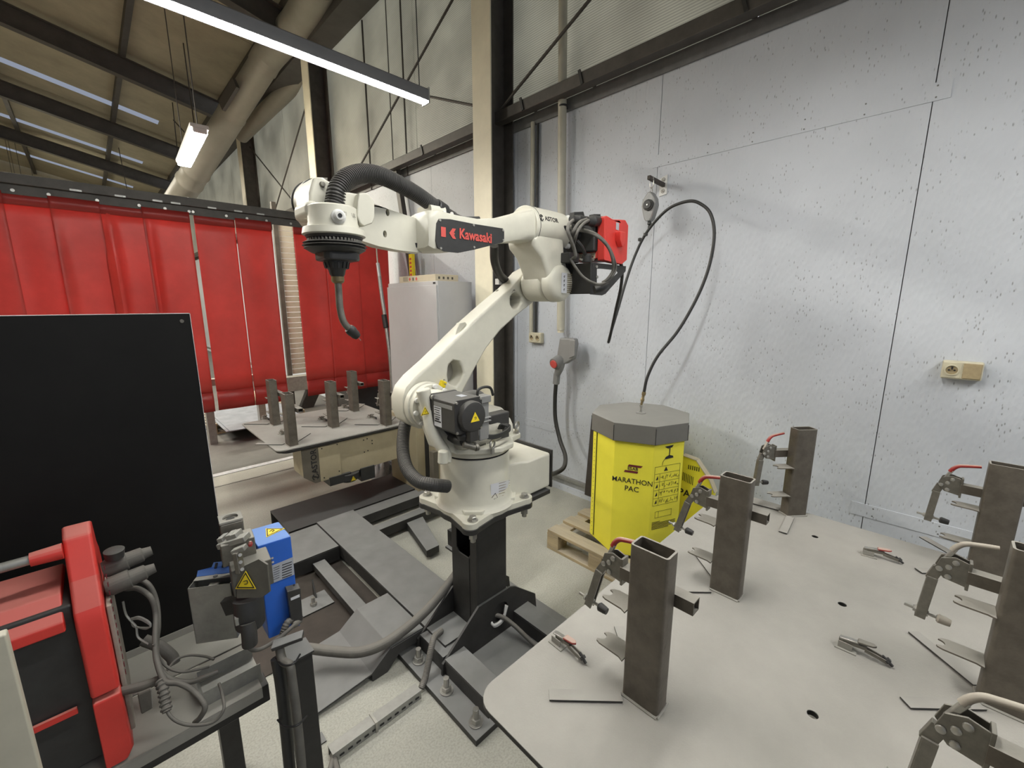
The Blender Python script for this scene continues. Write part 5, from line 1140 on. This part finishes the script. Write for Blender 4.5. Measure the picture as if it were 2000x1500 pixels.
MB().box(.85, .93, 1.02, 1.60, .03, .09).box(1.04, 1.12, 1.30, 1.44, .03, .09).build('front_rail', M_frame, PF, bevel=.003) if False else None
MB().box(.15, .984, 1.99, 3.05, .001, .006).build('shaded_base_sheet', M_brownw, PF)  # sheet added to darken the floor inside the frame, shade in its colour
MB().box(1.262, 1.86, 2.66, 2.74, .03, .10).build('outer_rail', M_frame, PF, bevel=.003)
MB().box(1.262, 1.86, 2.92, 3.05, .03, .105).build('rear_rail', M_frame, PF, bevel=.003)
MB().prism([(1.40, 2.24, .02), (1.50, 2.24, .02), (1.64, 2.66, .02), (1.50, 2.66, .02)], (0, 0, .05)).build('diagonal_plate', M_frame, PF, bevel=.002)
MB().box(1.262, 1.30, 1.98, 2.66, .0, .05).build('side_rail', M_milld, PF, bevel=.002)
for x, y in ((.70, 2.33), (1.66, 2.20)):
    f = MB().box(x-.085, x+.085, y-.075, y+.075, 0, .014).build('foot_plate', M_frame, PF, bevel=.001)
    b = MB(); b.cyl((x-.01, y-.02, .014), (x-.01, y-.02, .03), .018, n=6).cyl((x-.01, y-.02, .03), (x-.01, y-.02, .062), .010, n=12); b.build('anchor_bolt', M_zinc, f)
    MB().prism([(x+.02, y+.03, .014), (x+.02, y+.075, .014), (x+.02, y+.075, .11)], (.008, 0, 0)).build('gusset', M_frame, f)
MB().box(.86, .94, 1.95, 2.0, 0, .03).build('shim', M_frame, PF)
MB().box(1.60, 1.72, 2.12, 2.28, .014, .13).build('riser', M_milld, PF, bevel=.002)
# beige positioner
HS = thing('beige_positioner', 'beige tilting positioner arm carrying the far fixture table, black motor underneath', 'positioner', (1.9, 3.2, 0))
y_ = 3.20
MB().prism([(.955, y_-.06, .655), (1.90, y_-.06, .655), (1.90, y_-.06, .40), (1.23, y_-.06, .385), (1.03, y_-.06, .385), (.955, y_-.06, .45)], (0, .20, 0)).build('tilt_arm', M_beige, HS, bevel=.004)
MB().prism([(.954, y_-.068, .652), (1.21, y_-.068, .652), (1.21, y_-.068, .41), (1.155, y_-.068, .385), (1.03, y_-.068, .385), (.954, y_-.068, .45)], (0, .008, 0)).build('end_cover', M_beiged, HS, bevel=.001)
MB().prism([(1.07, y_-.066, .652), (1.225, y_-.066, .652), (1.225, y_-.066, .395), (1.07, y_-.066, .386)], (0, -.006, 0)).build('side_cover', M_beige, HS)
b = MB()
for x, z in ((1.095, .64), (1.21, .645), (1.095, .41), (1.21, .43), (1.42, .63), (1.45, .635), (1.49, .61), (1.49, .585), (1.42, .53), (1.45, .535)): b.cyl((x, y_-.0735, z), (x, y_-.071, z), .005, n=10)
b.build_each('cover_screw', M_ink, HS)
lettering('lettering', 'ASTOR', .058, (1.036, y_-.0695, .555), (0, 0, 1), (-1, 0, 0), M_ink, HS, .0006)
b = MB(); c = V((1.036, y_-.0695, .435)); X = V((0, 0, 1)); up = V((-1, 0, 0))
for s0 in (0, PI): b.tube([c+X*.022*math.cos(s0+.4+a)+up*.022*math.sin(s0+.4+a) for a in [q*.26 for q in range(10)]], .003, 6, 2)
b.bar(c-X*.008-up*.016, c+X*.008+up*.016, .007, .001, (0, 1, 0)); b.build('emblem', M_ink, HS)
b = MB(); b.lathe((1.30, 3.18, .385), (0, 0, -1), [(0, .085), (.05, .085), (.07, .06), (.075, .03)], 28).box(1.13, 1.30, 3.12, 3.26, .33, .40).box(1.38, 1.50, 3.13, 3.26, .29, .40); b.build('drive_motor', M_black, HS, bevel=.004)
warn_triangle(HS, (1.30, 3.09, .35), (1, 0, 0), (0, 0, 1), .04)
MB().box(1.82, 1.90, 3.00, 3.45, .0, .74).build('stand_cheek', M_beige, HS, bevel=.004)
MB().box(1.94, 2.12, 2.86, 3.50, .0, .74).build('stand_body', M_beige, HS, bevel=.006)
MB().box(1.85, 1.90, 2.80, 2.86, .0, .50).build('stand_post', M_beiged, HS, bevel=.003)
MB().box(1.90, 1.94, 3.0, 3.4, .1, .70).build('bearing_gap', M_black, HS)
MB().prism([V((1.845, 3.3, .66)), V((2.25, 3.6, .66)), V((2.25, 3.7, .66)), V((1.845, 3.5, .66))], (0, 0, .06)).build('rear_arm', M_beige, HS, bevel=.003)
b = MB()
for x, z in ((1.99, .40), (2.03, .38), (1.99, .36), (2.03, .34), (1.98, .52)): b.cyl((x, 2.858, z), (x, 2.861, z), .005, n=10)
b.build('holes', M_ink, HS)
c = V((1.965, 2.858, .12)); MB().prism(ring_pts(c, (1, 0, 0), (0, 0, 1), .036, 24), (0, .002, 0)).build('prohibition_sign', M_label, HS)
b = MB(); b.prism(ring_pts(c-V((0, .001, 0)), (1, 0, 0), (0, 0, 1), .036, 24), (0, -.001, 0), [ring_pts(c-V((0, .001, 0)), (1, 0, 0), (0, 0, 1), .028, 24)]).bar(c+V((-.022, -.002, .022)), c+V((.022, -.002, -.022)), .001, .007, (0, 0, 1)); b.build('sign_ring', M_redprint, HS)
# ================================================================== FLOOR CHANNEL, DUST HOSE
t = thing('cable_channel', 'slotted galvanised cable channel lying on the floor left of the pedestal plate', 'cable channel', (.62, 1.42, 0))
MB().box(.43, .815, 1.395, 1.399, 0, .04).box(.43, .815, 1.395, 1.44, .0, .003).box(.43, .815, 1.436, 1.44, 0, .04).box(.43, .815, 1.393, 1.442, .04, .043).build('channel', M_galv, t, bevel=.001)
b = MB()
for k in range(11): b.box(.455+.033*k, .473+.033*k, 1.3935, 1.3945, .012, .020)
b.build('slots', M_ink, t)
MB().box(.60, .61, 1.389, 1.446, .0, .048).build('strap', M_zinc, t)
MB().tube([(.83, 1.42, .02), (.87, 1.44, .05), (.92, 1.47, .13), (.96, 1.50, .15), (1.02, 1.53, .13)], .014, 12, 8, corr=(.006, .001)).build('flexible_conduit', M_dustcable, t)
t = thing('floor_hose', 'thick dusty hose running from the cleaner post to the robot pedestal', 'hose', (.7, 1.5, .1))
MB().tube([at(560, 1262, z=.16), at(600, 1266, z=.14), at(650, 1272, z=.13), at(700, 1274, z=.13), at(745, 1260, z=.14), at(790, 1230, z=.16), at(830, 1195, z=.20), at(865, 1155, z=.24), at(895, 1115, z=.30), (1.20, 1.62, .34)], .023, 16, 8).build('hose', M_dustcable, t)
# ================================================================== BENCH WITH SHEET METAL TRAY
ZB2 = .60
t = thing('machine_bench', 'dusty sheet metal bench shelf along the black panel', 'bench', (-.1, 1.45, 0))
MB().box(-.75, .215, 1.258, 1.48, ZB2-.006, ZB2).box(-.75, .215, 1.258, 1.262, ZB2-.035, ZB2-.006).build('shelf', M_dusty, t, bevel=.001)
MB().box(-.75, .24, 1.48, 1.66, ZB2+.002, ZB2+.006).box(-.75, .24, 1.655, 1.659, ZB2+.006, ZB2+.03).build('upper_shelf', M_dusty, t, bevel=.001)
MB().box(-.75, .24, 1.30, 1.36, ZB2-.095, ZB2-.036).box(-.75, .24, 1.60, 1.66, ZB2-.09, ZB2).build('beam', M_milld, t, bevel=.003)
for x in (-.6, .13):
    MB().box(x, x+.06, 1.58, 1.64, 0, ZB2-.09).build('leg', M_milld, t, bevel=.003)
b = MB()
b.box(.085, .225, 1.30, 1.302, ZB2-.02, ZB2+.045).box(.085, .225, 1.40, 1.402, ZB2-.02, ZB2+.04)
b.prism([(.085, 1.302, ZB2+.002), (.085, 1.40, ZB2+.002), (.075, 1.40, ZB2+.03), (.075, 1.302, ZB2+.045)], (.003, 0, 0)).box(.085, .225, 1.302, 1.40, ZB2+.0005, ZB2+.002)
tag(b.build('drip_tray', M_galv), 'open folded steel drip tray on the bench below the blue cleaner', 'tray')
t = thing('black_partition', 'big black sheet partition standing behind the bench on the left', 'partition', (-.5, 1.66, ZB2))
MB().box(-1.4, .222, 1.662, 1.674, ZB2+.0, 1.668).build('panel', M_panel, t, bevel=.001)
MB().box(-1.4, .222, 1.6615, 1.6745, 1.668, 1.6695).box(.222, .2235, 1.6615, 1.6745, ZB2, 1.668).build('pale_edge', M_white, t)
MB().lathe((.200, 1.6615, 1.645), (0, -1, 0), [(0, .006), (.002, .005)], 14).build('rivet', M_clamp, t)
b = MB(); 
for x in (-1.2, -.5): b.box(x, x+.05, 1.68, 1.73, 0, 1.6)
b.build('support_post', M_milld, t)
# ================================================================== RED POWER SOURCE (left foreground)
PS = thing('welding_power_source', 'red and black welding power source with carrying tube, on the left bench', 'power source', (-.3, 1.25, ZB2))
def A(px, py, d): return at(px, py, d=d)
YP = 1.275   # near side plane
xr = .0
# side profile lies in the XZ plane, machine extends to -x
fz0, fz1 = ZB2+.002, 1.13
b = MB(); b.prism([V((-.62, YP+.02, fz0+.02)), V((-.105, YP+.02, fz0+.02)), V((-.115, YP+.02, 1.035)), V((-.62, YP+.02, 1.035))], (0, .23, 0)); b.build('case', M_black, PS, bevel=.006)
b = MB(); b.prism([(-.62, YP+.012, .995), (-.15, YP+.012, .995), (-.15, YP+.05, 1.045), (-.62, YP+.05, 1.045)], (0, .0, .003)); 
b = MB(); b.add([V((x, y, z)) for x in (-.62, -.13) for y, z in ((YP+.0, .985), (YP+.0, 1.01), (YP+.055, 1.055), (YP+.21, 1.055), (YP+.262, 1.01), (YP+.262, .985))], [(0, 1, 2, 3, 4, 5), (11, 10, 9, 8, 7, 6)]+[(i, (i+1) % 6, 6+(i+1) % 6, 6+i) for i in range(6)]); b.build('top_cover', M_red, PS, bevel=.004)
# front frame: angular red hoop
prof = [(YP-.012, ZB2+.20), (YP-.012, .985), (YP-.002, 1.02), (YP+.045, 1.075), (YP+.085, 1.165), (YP+.125, 1.18), (YP+.165, 1.165), (YP+.20, 1.10), (YP+.25, 1.06), (YP+.27, 1.02), (YP+.27, ZB2+.20)]
b = MB(); b.prism([(-.115, y, z) for y, z in prof], (.050, 0, 0)); b.build('front_frame', M_red, PS, bevel=.008, seg=3)
b = MB(); b.prism([(-.115, YP-.012, ZB2+.19), (-.065, YP-.012, ZB2+.19), (-.062, YP-.012, ZB2+.03), (-.075, YP-.012, ZB2+.005), (-.115, YP-.012, ZB2+.005)], (0, .282, 0)); b.build('lower_frame', M_red, PS, bevel=.006)
MB().box(-.60, -.14, YP+.008, YP+.016, ZB2+.172, ZB2+.186).build('red_stripe', M_red, PS)
b = MB()
for k in range(8): b.box(-.36, -.27+.004*k, YP+.017, YP+.0185, ZB2+.16-.016*k, ZB2+.166-.016*k)
b.build('vent_slots', M_ink, PS)
MB().cyl((-.62, YP+.07, 1.145), (-.12, YP+.07, 1.145), .0105, n=20).build('carrying_tube', M_galv, PS)
MB().lathe((-.165, YP+.07, 1.145), (1, 0, 0), [(0, .015), (.05, .018)], 16).build('tube_collar', M_red, PS)
MB().box(-.30, -.27, YP+.10, YP+.115, 1.056, 1.061).build('lid_latch', M_milld, PS)
MB().box(-.064, -.054, YP+.02, YP+.25, ZB2+.05, 1.0).build('front_panel', M_greygrip, PS, bevel=.003)
b = MB()
for k in range(14): b.prism([(-.0545, YP+.03, ZB2+.20+.022*k), (-.0545, YP+.045, ZB2+.205+.022*k), (-.0545, YP+.03, ZB2+.21+.022*k)], (.002, 0, 0))
b.build('panel_teeth', M_maroon, PS)
# plugs and cables of the power source
for k, (z, y, r) in enumerate(((1.085, YP+.10, .023), (1.05, YP+.07, .023))):
    b = MB(); b.lathe((-.06, y, z-.03), (1, 0, .12), [(0, r*.8), (.01, r), (.045, r), (.047, r*.85), (.075, r*.8), (.078, r*.62), (.095, r*.5)], 20); b.build('cable_plug', M_dustcable, PS)
MB().lathe((-.035, YP+.085, 1.085), (.05, -.1, 1), [(0, .018), (.02, .020), (.022, .016)], 20).build('plug_knob', M_motor, PS)
for nm, r, pts in (('power_cable', .0062, [(238, 1128, 1.12), (262, 1128, 1.12), (290, 1142, 1.12), (305, 1175, 1.12), (309, 1220, 1.10), (305, 1260, 1.08), (310, 1300, 1.06), (330, 1325, 1.06), (370, 1332, 1.07), (400, 1322, 1.08), (425, 1312, 1.10)]),
                   ('power_cable', .0062, [(246, 1150, 1.10), (270, 1150, 1.10), (295, 1168, 1.10), (304, 1200, 1.10), (303, 1250, 1.07), (306, 1290, 1.05), (322, 1330, 1.03), (350, 1335, 1.03), (378, 1350, 1.03), (400, 1378, 1.02), (392, 1400, 1.02), (380, 1412, 1.02)]),
                   ('thin_cable', .0036, [(322, 1320, 1.05), (322, 1360, 1.02), (330, 1395, 1.0), (355, 1413, 1.0), (390, 1416, 1.01), (420, 1408, 1.02), (437, 1385, 1.03), (434, 1355, 1.05), (428, 1335, 1.07)]),
                   ('thin_cable', .0032, [(300, 1258, 1.06), (320, 1297, 1.07), (350, 1312, 1.07), (385, 1308, 1.08), (408, 1302, 1.10)]),
                   ('thin_cable', .0032, [(325, 1310, 1.08), (345, 1288, 1.10), (370, 1280, 1.12), (400, 1282, 1.13), (418, 1288, 1.13)])):
    MB().tube([A(*p) for p in pts], r, 10, 8).build(nm, M_dustcable, PS)
b = MB(); c = [(272, 1255), (268, 1262), (262, 1266)]
for k in range(3):
    b.tube([A(256+k, 1208+k, 1.08), A(272, 1205+k*2, 1.08), A(290, 1214+k*2, 1.08), A(294, 1222+k, 1.08), A(284, 1228-k, 1.08), A(262, 1222+k, 1.08), A(257, 1212+k, 1.08)], .0022, 6)
b.tube([A(240, 1175, 1.09), A(246, 1200, 1.08), A(258, 1215, 1.08), A(266, 1225, 1.08), A(270, 1245, 1.08), A(290, 1258, 1.08)], .0025, 6)
b.build('tied_cord', M_galv, PS)
MB().tube([A(205, 1362, 1.02), A(240, 1350, 1.03), A(285, 1338, 1.04), A(310, 1328, 1.05)], .0105, 12).build('ground_cable', M_dustcable, PS)
b = MB(); b.prism([A(268, 1352, 1.0), A(296, 1340, 1.0), A(299, 1380, .99), A(276, 1393, .99)], (0, -.012, .004)); b.build('pendant_plug', M_dustcable, PS, bevel=.004)
b = MB(); b.tube([A(312, 1330, 1.03), A(318, 1345, 1.02), A(322, 1368, 1.01), A(326, 1390, 1.0)], .009, 12, 8, corr=(.010, .003)); b.build('strain_relief', M_dustcable, PS)
MB().tube([A(280, 1250, 1.12), A(310, 1262, 1.13), A(335, 1282, 1.14), A(340, 1296, 1.14)], .014, 14).build('thick_hose', M_dustcable, PS)
# pale foreground post at the lower left corner
tag(MB().box(-.23, -.155, .94, .96, 0, 1.205).build('edge_post', M_pipe, bevel=.003), 'pale blurred metal edge in the lower left corner, in front of the power source', 'post')
# ================================================================== TORCH CLEANER ON ITS POST
PC = thing('cleaner_post', 'black steel post with strapped cables carrying the blue torch cleaner', 'post', (.29, 1.16, 0))
MB().box(.262, .322, 1.13, 1.19, .0, .735).build('post', M_milld, PC, bevel=.004)
MB().box(.20, .38, 1.07, 1.25, 0, .01).build('foot_plate', M_frame, PC)
MB().box(.258, .326, 1.126, 1.194, .735, .741).build('head_plate', M_frame, PC, bevel=.001)
MB().tube([at(545, 1262, d=1.10), at(552, 1290, d=1.09), at(566, 1300, d=1.08), at(571, 1330, d=1.08), at(580, 1400, d=1.09), at(588, 1480, d=1.10), at(592, 1540, d=1.11), at(600, 1650, d=1.13)], .0105, 12).build('cable', M_dustcable, PC)
MB().tube([at(540, 1285, d=1.10), at(548, 1330, d=1.10), at(556, 1400, d=1.11), at(566, 1500, d=1.12), at(580, 1650, d=1.14)], .014, 12).build('cable', M_rubber, PC)
for k, (py, a, c) in enumerate(((1292, 553, 586), (1412, 556, 599))):
    b = MB(); b.tube([at(a-14, py-6, d=1.10), at(a, py+7, d=1.065), at((a+c)/2+4, py+4, d=1.06), at(c, py-14, d=1.10)], .0024, 6); b.build('cable_tie', M_ink, PC)
CL = thing('torch_cleaner', 'blue torch cleaning station with warning triangles and a grey spray box', 'cleaner', (.30, 1.2, .75))
# blue body: corner nearest the camera
q0, q1 = at(503, 1067, d=1.13), at(574, 1044, d=1.155)
bx, by, bz0, bz1 = .245, 1.165, .752, 1.045
zt = bz1
pA = at(503, 1067, z=zt); pB = at(568, 1047, z=zt); pC = at(540, 1018, z=zt); pD = at(482, 1036, z=zt)
ux = (pB-pA); uy = (pD-pA)
bl = MB().prism([pA, pB, pA+ux+uy, pD], (0, 0, bz0-zt)).build('blue_body', M_blue, CL, bevel=.003)
ex = ux.normalized(); nf = V((ex.y, -ex.x, 0)); nf = nf if nf.y < 0 else -nf; Z = V((0, 0, 1))
def onf(px, py, off=.001):
    r = Fv+Rv*((px-1000)/FPX)+Uv*((750-py)/FPX); o = V((0, 0, CAMZ)); t_ = (pA+nf*off-o).dot(nf)/r.dot(nf); return o+r*t_
warn_triangle(bl, (pA+pC)/2+V((.012, .0, .0008)), (ex+V((0,.4,0))).normalized(), Z.cross((ex+V((0,.4,0))).normalized()), .05)
lb = MB().prism([onf(530, 1105), onf(572, 1088), onf(575, 1122), onf(535, 1138)], nf*.0006).build('rating_label', M_labelg, bl)
b = MB()
for k in range(6): b.bar(onf(551-k*.0, 1104+5*k, .002), onf(570, 1097+5*k, .002), .0006, .0022, Z).bar(onf(534, 1110+4.5*k, .002), onf(546, 1105+4.5*k, .002), .0006, .001, Z)
b.build('label_print', M_ink, lb)
b = MB()
for px, py in ((532, 1090), (533, 1098)): b.cyl(onf(px, py, 0), onf(px, py, .006), .003, n=10)
b.build_each('screw', M_zinc, bl)
pl = [onf(556, 1145, 0), onf(582, 1138, 0), onf(587, 1200, 0), onf(566, 1212, 0)]
pg = MB().prism(pl, nf*.03).build('valve_plug', M_motor, CL, bevel=.003)
b = MB().prism([p+nf*.0305 for p in [onf(563, 1157, 0), onf(580, 1150, 0), onf(580.5, 1155, 0), onf(563.5, 1162, 0)]], nf*.0006).build('plug_label', M_label, pg)
MB().cyl(onf(574, 1143, .03), onf(574, 1143, .0325), .003, n=10).build('plug_screw', M_ink, pg)
b = MB(); b.tube([onf(572, 1208, .018), onf(560, 1218, .03), onf(552, 1240, .035), onf(546, 1262, .035), onf(548, 1285, .03)], .0085, 12, 8, corr=(.006, .0012)); b.build('corrugated_conduit', M_dustcable, CL)
MB().tube([onf(546, 1245, .046), onf(544, 1262, .048), onf(545, 1275, .046)], .003, 6).build('earth_wire', M_yel, CL)
b = MB(); b.tube([onf(586, 1212, .02), onf(570, 1225, .045), onf(548, 1244, .05), onf(520, 1262, .05), onf(498, 1270, .06), onf(484, 1262, .075), onf(482, 1250, .08)], .0055, 10).lathe(onf(586, 1212, .02), (onf(570, 1225, .045)-onf(586, 1212, .02)), [(0, .008), (.02, .009), (.03, .007)], 12); b.build('air_hose', M_dustcable, CL)
# side shadow gap plate and cutter unit, left of the blue body
def fr3(px, py, d): return at(px, py, d=d)
def slab(pts, d, depth, name, m, par, bev=.002):
    P_ = [at(x, y, d=d) for x, y in pts]; return MB().prism(P_, (Fv*depth)).build(name, m, par, bevel=bev)
g = nf; sidev = -nf
def boxon(p, w, h, dep, name, m, par, bev=.002, lift=0):
    """box whose front lower left corner is p, along ex, up and back"""
    return MB().prism([p, p+ex*w, p+ex*w+Z*h, p+Z*h], -nf*dep).build(name, m, par, bevel=bev)
p = at(447, 1080, d=1.06)
cu = boxon(at(458, 1168, d=1.055), .088, .072, .075, 'cutter_housing', M_steelmid, CL, .003)
pts = [at(x, y, d=1.052) for x, y in ((462, 1112), (505, 1092), (522, 1103), (524, 1128), (527, 1156), (512, 1167), (462, 1169))]
gp = MB().prism(pts, Fv*.006).build('guard_plate', M_steelmid, CL, bevel=.001)
bfp = boxon(at(436, 1110, d=1.075), .075, .060, .060, 'clamp_block', M_clamp, CL, .003)
warn_triangle(CL, at(480, 1137, d=1.049), Rv, Uv, .046)
MB().bar(at(470, 1118, d=1.045), at(463, 1078, d=1.045), .022, .012, tuple(Rv)).build('stop_bar', M_clamp, CL, bevel=.002)
b = MB()
for px, py in ((469, 1084), (470, 1098), (473, 1112)): b.cyl(at(px, py, d=1.042), at(px, py, d=1.036), .0042, n=12)
b.build_each('stop_screw', M_zinc, CL)
MB().bar(at(455, 1078, d=1.05), at(480, 1068, d=1.05), .018, .012).build('jaw', M_galv, CL, bevel=.002)
MB().bar(at(430, 1064, d=1.09), at(483, 1048, d=1.09), .030, .014).build('top_rail', M_galv, CL, bevel=.002)
b = MB()
for a, c in ((432, 1054), (448, 1048), (458, 1046)): b.bar(at(a, c, d=1.10), at(a+10, c-3, d=1.10), .03, .018)
b.build_each('jaw_tooth', M_galv, CL, bevel=.001)
cyl = at(450, 1050, d=1.16); zt2 = at(450, 1014, d=1.16)
sqv = [zt2+ex*u*.027+nf*w*.027 for u, w in ((-1, -1), (1, -1), (1, 1), (-1, 1))]
MB().prism([v for v in sqv], (0, 0, -.075)).build('air_cylinder', M_clamp, CL, bevel=.004)
b = MB(); b.prism([v+Z*.001 for v in sqv], (0, 0, .006), [ring_pts(zt2+Z*.001, tuple(ex), tuple(nf), .018, 20)]); b.build('cylinder_head', M_dusty, CL, bevel=.001)
MB().cyl(zt2+Z*.0012, zt2+Z*.002, .010, n=16).build('bore', M_ink, CL)
MB().lathe(at(489, 1062, d=1.05), tuple(Uv), [(-.006, .004), (0, .0055), (.006, .003)], 8).build('red_valve', M_redgrip, CL)
MB().tube([at(485, 1168, d=1.08), at(487, 1195, d=1.08), at(489, 1215, d=1.09)], .034, 20, 3).build('motor_body', M_black, CL)
b = boxon(at(460, 1224, d=1.045), .045, .020, .030, 'hose_clamp', M_galv, CL, .002)
MB().tube([at(484, 1215, d=1.06), at(487, 1240, d=1.06), at(488, 1258, d=1.065)], .0175, 18, 3).build('drive_motor', M_motor, CL)
MB().bar(at(532, 1262, d=1.09), at(592, 1240, d=1.11), .03, .010).build('mounting_plate', M_frame, CL, bevel=.002)
MB().bar(at(440, 1185, d=1.10), at(500, 1170, d=1.10), .02, .04).build('support_arm', M_milld, CL)
# spray box hanging at the left
SB = thing('spray_box', 'open grey sheet metal box with a blue slotted plate, left of the blue cleaner', 'box', tuple(at(400, 1180, d=1.12)))
a0_, a1_ = at(366, 1150, d=1.10), at(444, 1122, d=1.115)
hx = (a1_-a0_); hx.z = 0; hx = hx.normalized(); hn = V((hx.y, -hx.x, 0)); hn = hn if hn.y < 0 else -hn
w = (a1_-a0_).length; zt3 = a0_.z; h = .165; dep = .048
a0_ = V((a0_.x, a0_.y, zt3))
def sb(u, v, z): return a0_+hx*u-hn*v+Z*z
b = MB()
def wall(u0, u1, v0, v1): b.prism([sb(u0, v0, 0), sb(u1, v0, 0), sb(u1, v1, 0), sb(u0, v1, 0)], (0, 0, -h))
wall(0, w, 0, .0015); wall(0, w, dep-.0015, dep); wall(0, .0015, 0, dep); wall(w-.0015, w, 0, dep)
b.build('box_body', M_galv, SB)
MB().prism([sb(0, dep*.62, .0), sb(w, dep*.62, 0), sb(w, dep, 0), sb(0, dep, 0)], (0, 0, .0015)).build('top_flange', M_dusty, SB)
MB().prism([sb(.0, dep, .001), sb(w*.98, dep, .001), sb(w*.98, dep+.010, .012), sb(w*.72, dep+.012, .016), sb(w*.70, dep+.022, .024), sb(w*.35, dep+.022, .024), sb(w*.33, dep+.012, .016), sb(.0, dep+.010, .012)], (0, 0, .0015)).build('blue_plate', M_blue, SB)
b = MB()
for u in (.44, .62): b.prism([sb(w*u-.003, dep+.008, .0145), sb(w*u+.003, dep+.008, .0145), sb(w*u+.003, dep+.018, .0235), sb(w*u-.003, dep+.018, .0235)], (0, 0, .002))
b.build('slots', M_ink, SB)
MB().lathe(sb(w*.5, dep*.8, .0), (0, 0, 1), [(0, .006), (.006, .005)], 12).build('plate_screw', M_zinc, SB)
MB().prism([sb(w*.40, .004, -.012), sb(w*.62, .004, -.012), sb(w*.62, dep*.6, -.012), sb(w*.40, dep*.6, -.012)], (0, 0, .003)).build('inner_tab', M_dusty, SB)
MB().prism([sb(.002, .002, -.06), sb(w-.002, .002, -.06), sb(w-.002, dep-.002, -.06), sb(.002, dep-.002, -.06)], (0, 0, .001)).build('dark_floor', M_black, SB)
MB().bar(sb(w, dep*.5, -.05), at(470, 1150, d=1.13), .02, .02).build('side_bracket', M_clamp, SB)
# floor anchor near the cleaner post
t = thing('anchor_plate', 'small floor plate with a single bolt beside the cable channel', 'plate', tuple(at(618, 1450, z=0)))
p = at(618, 1450, z=0); MB().box(p.x-.03, p.x+.03, p.y-.025, p.y+.025, .001, .006).build('plate', M_frame, t); MB().cyl(p+V((0, 0, .006)), p+V((0, 0, .012)), .012, n=20).cyl(p+V((0, 0, .012)), p+V((0, 0, .03)), .007, n=12).build('bolt', M_zinc, t)
t = thing('floor_cable', 'pair of dusty cables coming out of the floor channel by the cleaner post', 'cable', (.4, 1.35, .01))
MB().tube([(.44, 1.41, .016), (.40, 1.36, .014), (.33, 1.30, .014), (.27, 1.24, .02)], .011, 10).build('cable', M_dustcable, t)
MB().tube([(.44, 1.42, .016), (.425, 1.34, .014), (.40, 1.26, .014), (.36, 1.15, .014)], .011, 10).build('cable', M_dustcable, t)
# ================================================================== CAMERA, WORLD, EXPOSURE
cam = bpy.data.cameras.new('camera'); co = bpy.data.objects.new('camera', cam); COL.objects.link(co)
cam.sensor_width = 36; cam.sensor_fit = 'HORIZONTAL'; cam.lens = FPX/2000*36; cam.clip_start = .02; cam.clip_end = 100
co.matrix_world = Matrix(((Rv.x, Uv.x, -Fv.x, 0), (Rv.y, Uv.y, -Fv.y, 0), (Rv.z, Uv.z, -Fv.z, CAMZ), (0, 0, 0, 1)))
SC.camera = co
w = bpy.data.worlds.new('world'); SC.world = w; w.use_nodes = True
w.node_tree.nodes['Background'].inputs[0].default_value = (.80, .86, 1.0, 1); w.node_tree.nodes['Background'].inputs[1].default_value = .25
def area(name, loc, sx, sy, power, col, rot=(0, 0, 0)):
    l = bpy.data.lights.new(name, 'AREA'); l.shape = 'RECTANGLE'; l.size = sx; l.size_y = sy; l.energy = power; l.color = col
    o = bpy.data.objects.new(name, l); COL.objects.link(o); o.location = loc; o.rotation_euler = rot; return o
area('hall_fill_light', (-3.0, 6.0, 4.6), 1.5, .15, 160, (1, .96, .86))  # fill lights added to brighten the hall, no lamp bodies behind them
area('hall_fill_light', (-1.2, 9.0, 4.6), 1.5, .15, 260, (1, .93, .80))
area('hall_fill_light', (-1.0, 15.0, 4.8), 1.5, .15, 300, (1, .93, .80))
area('daylight_outside', (4.6, 7.0, 4.6), 3.0, 26.0, 620, (.85, .92, 1.0), (0, math.radians(90), 0))
SC.view_settings.view_transform = 'Standard'; SC.view_settings.look = 'None'; SC.view_settings.gamma = 1; SC.view_settings.use_curve_mapping = False
SC.view_settings.exposure = .6
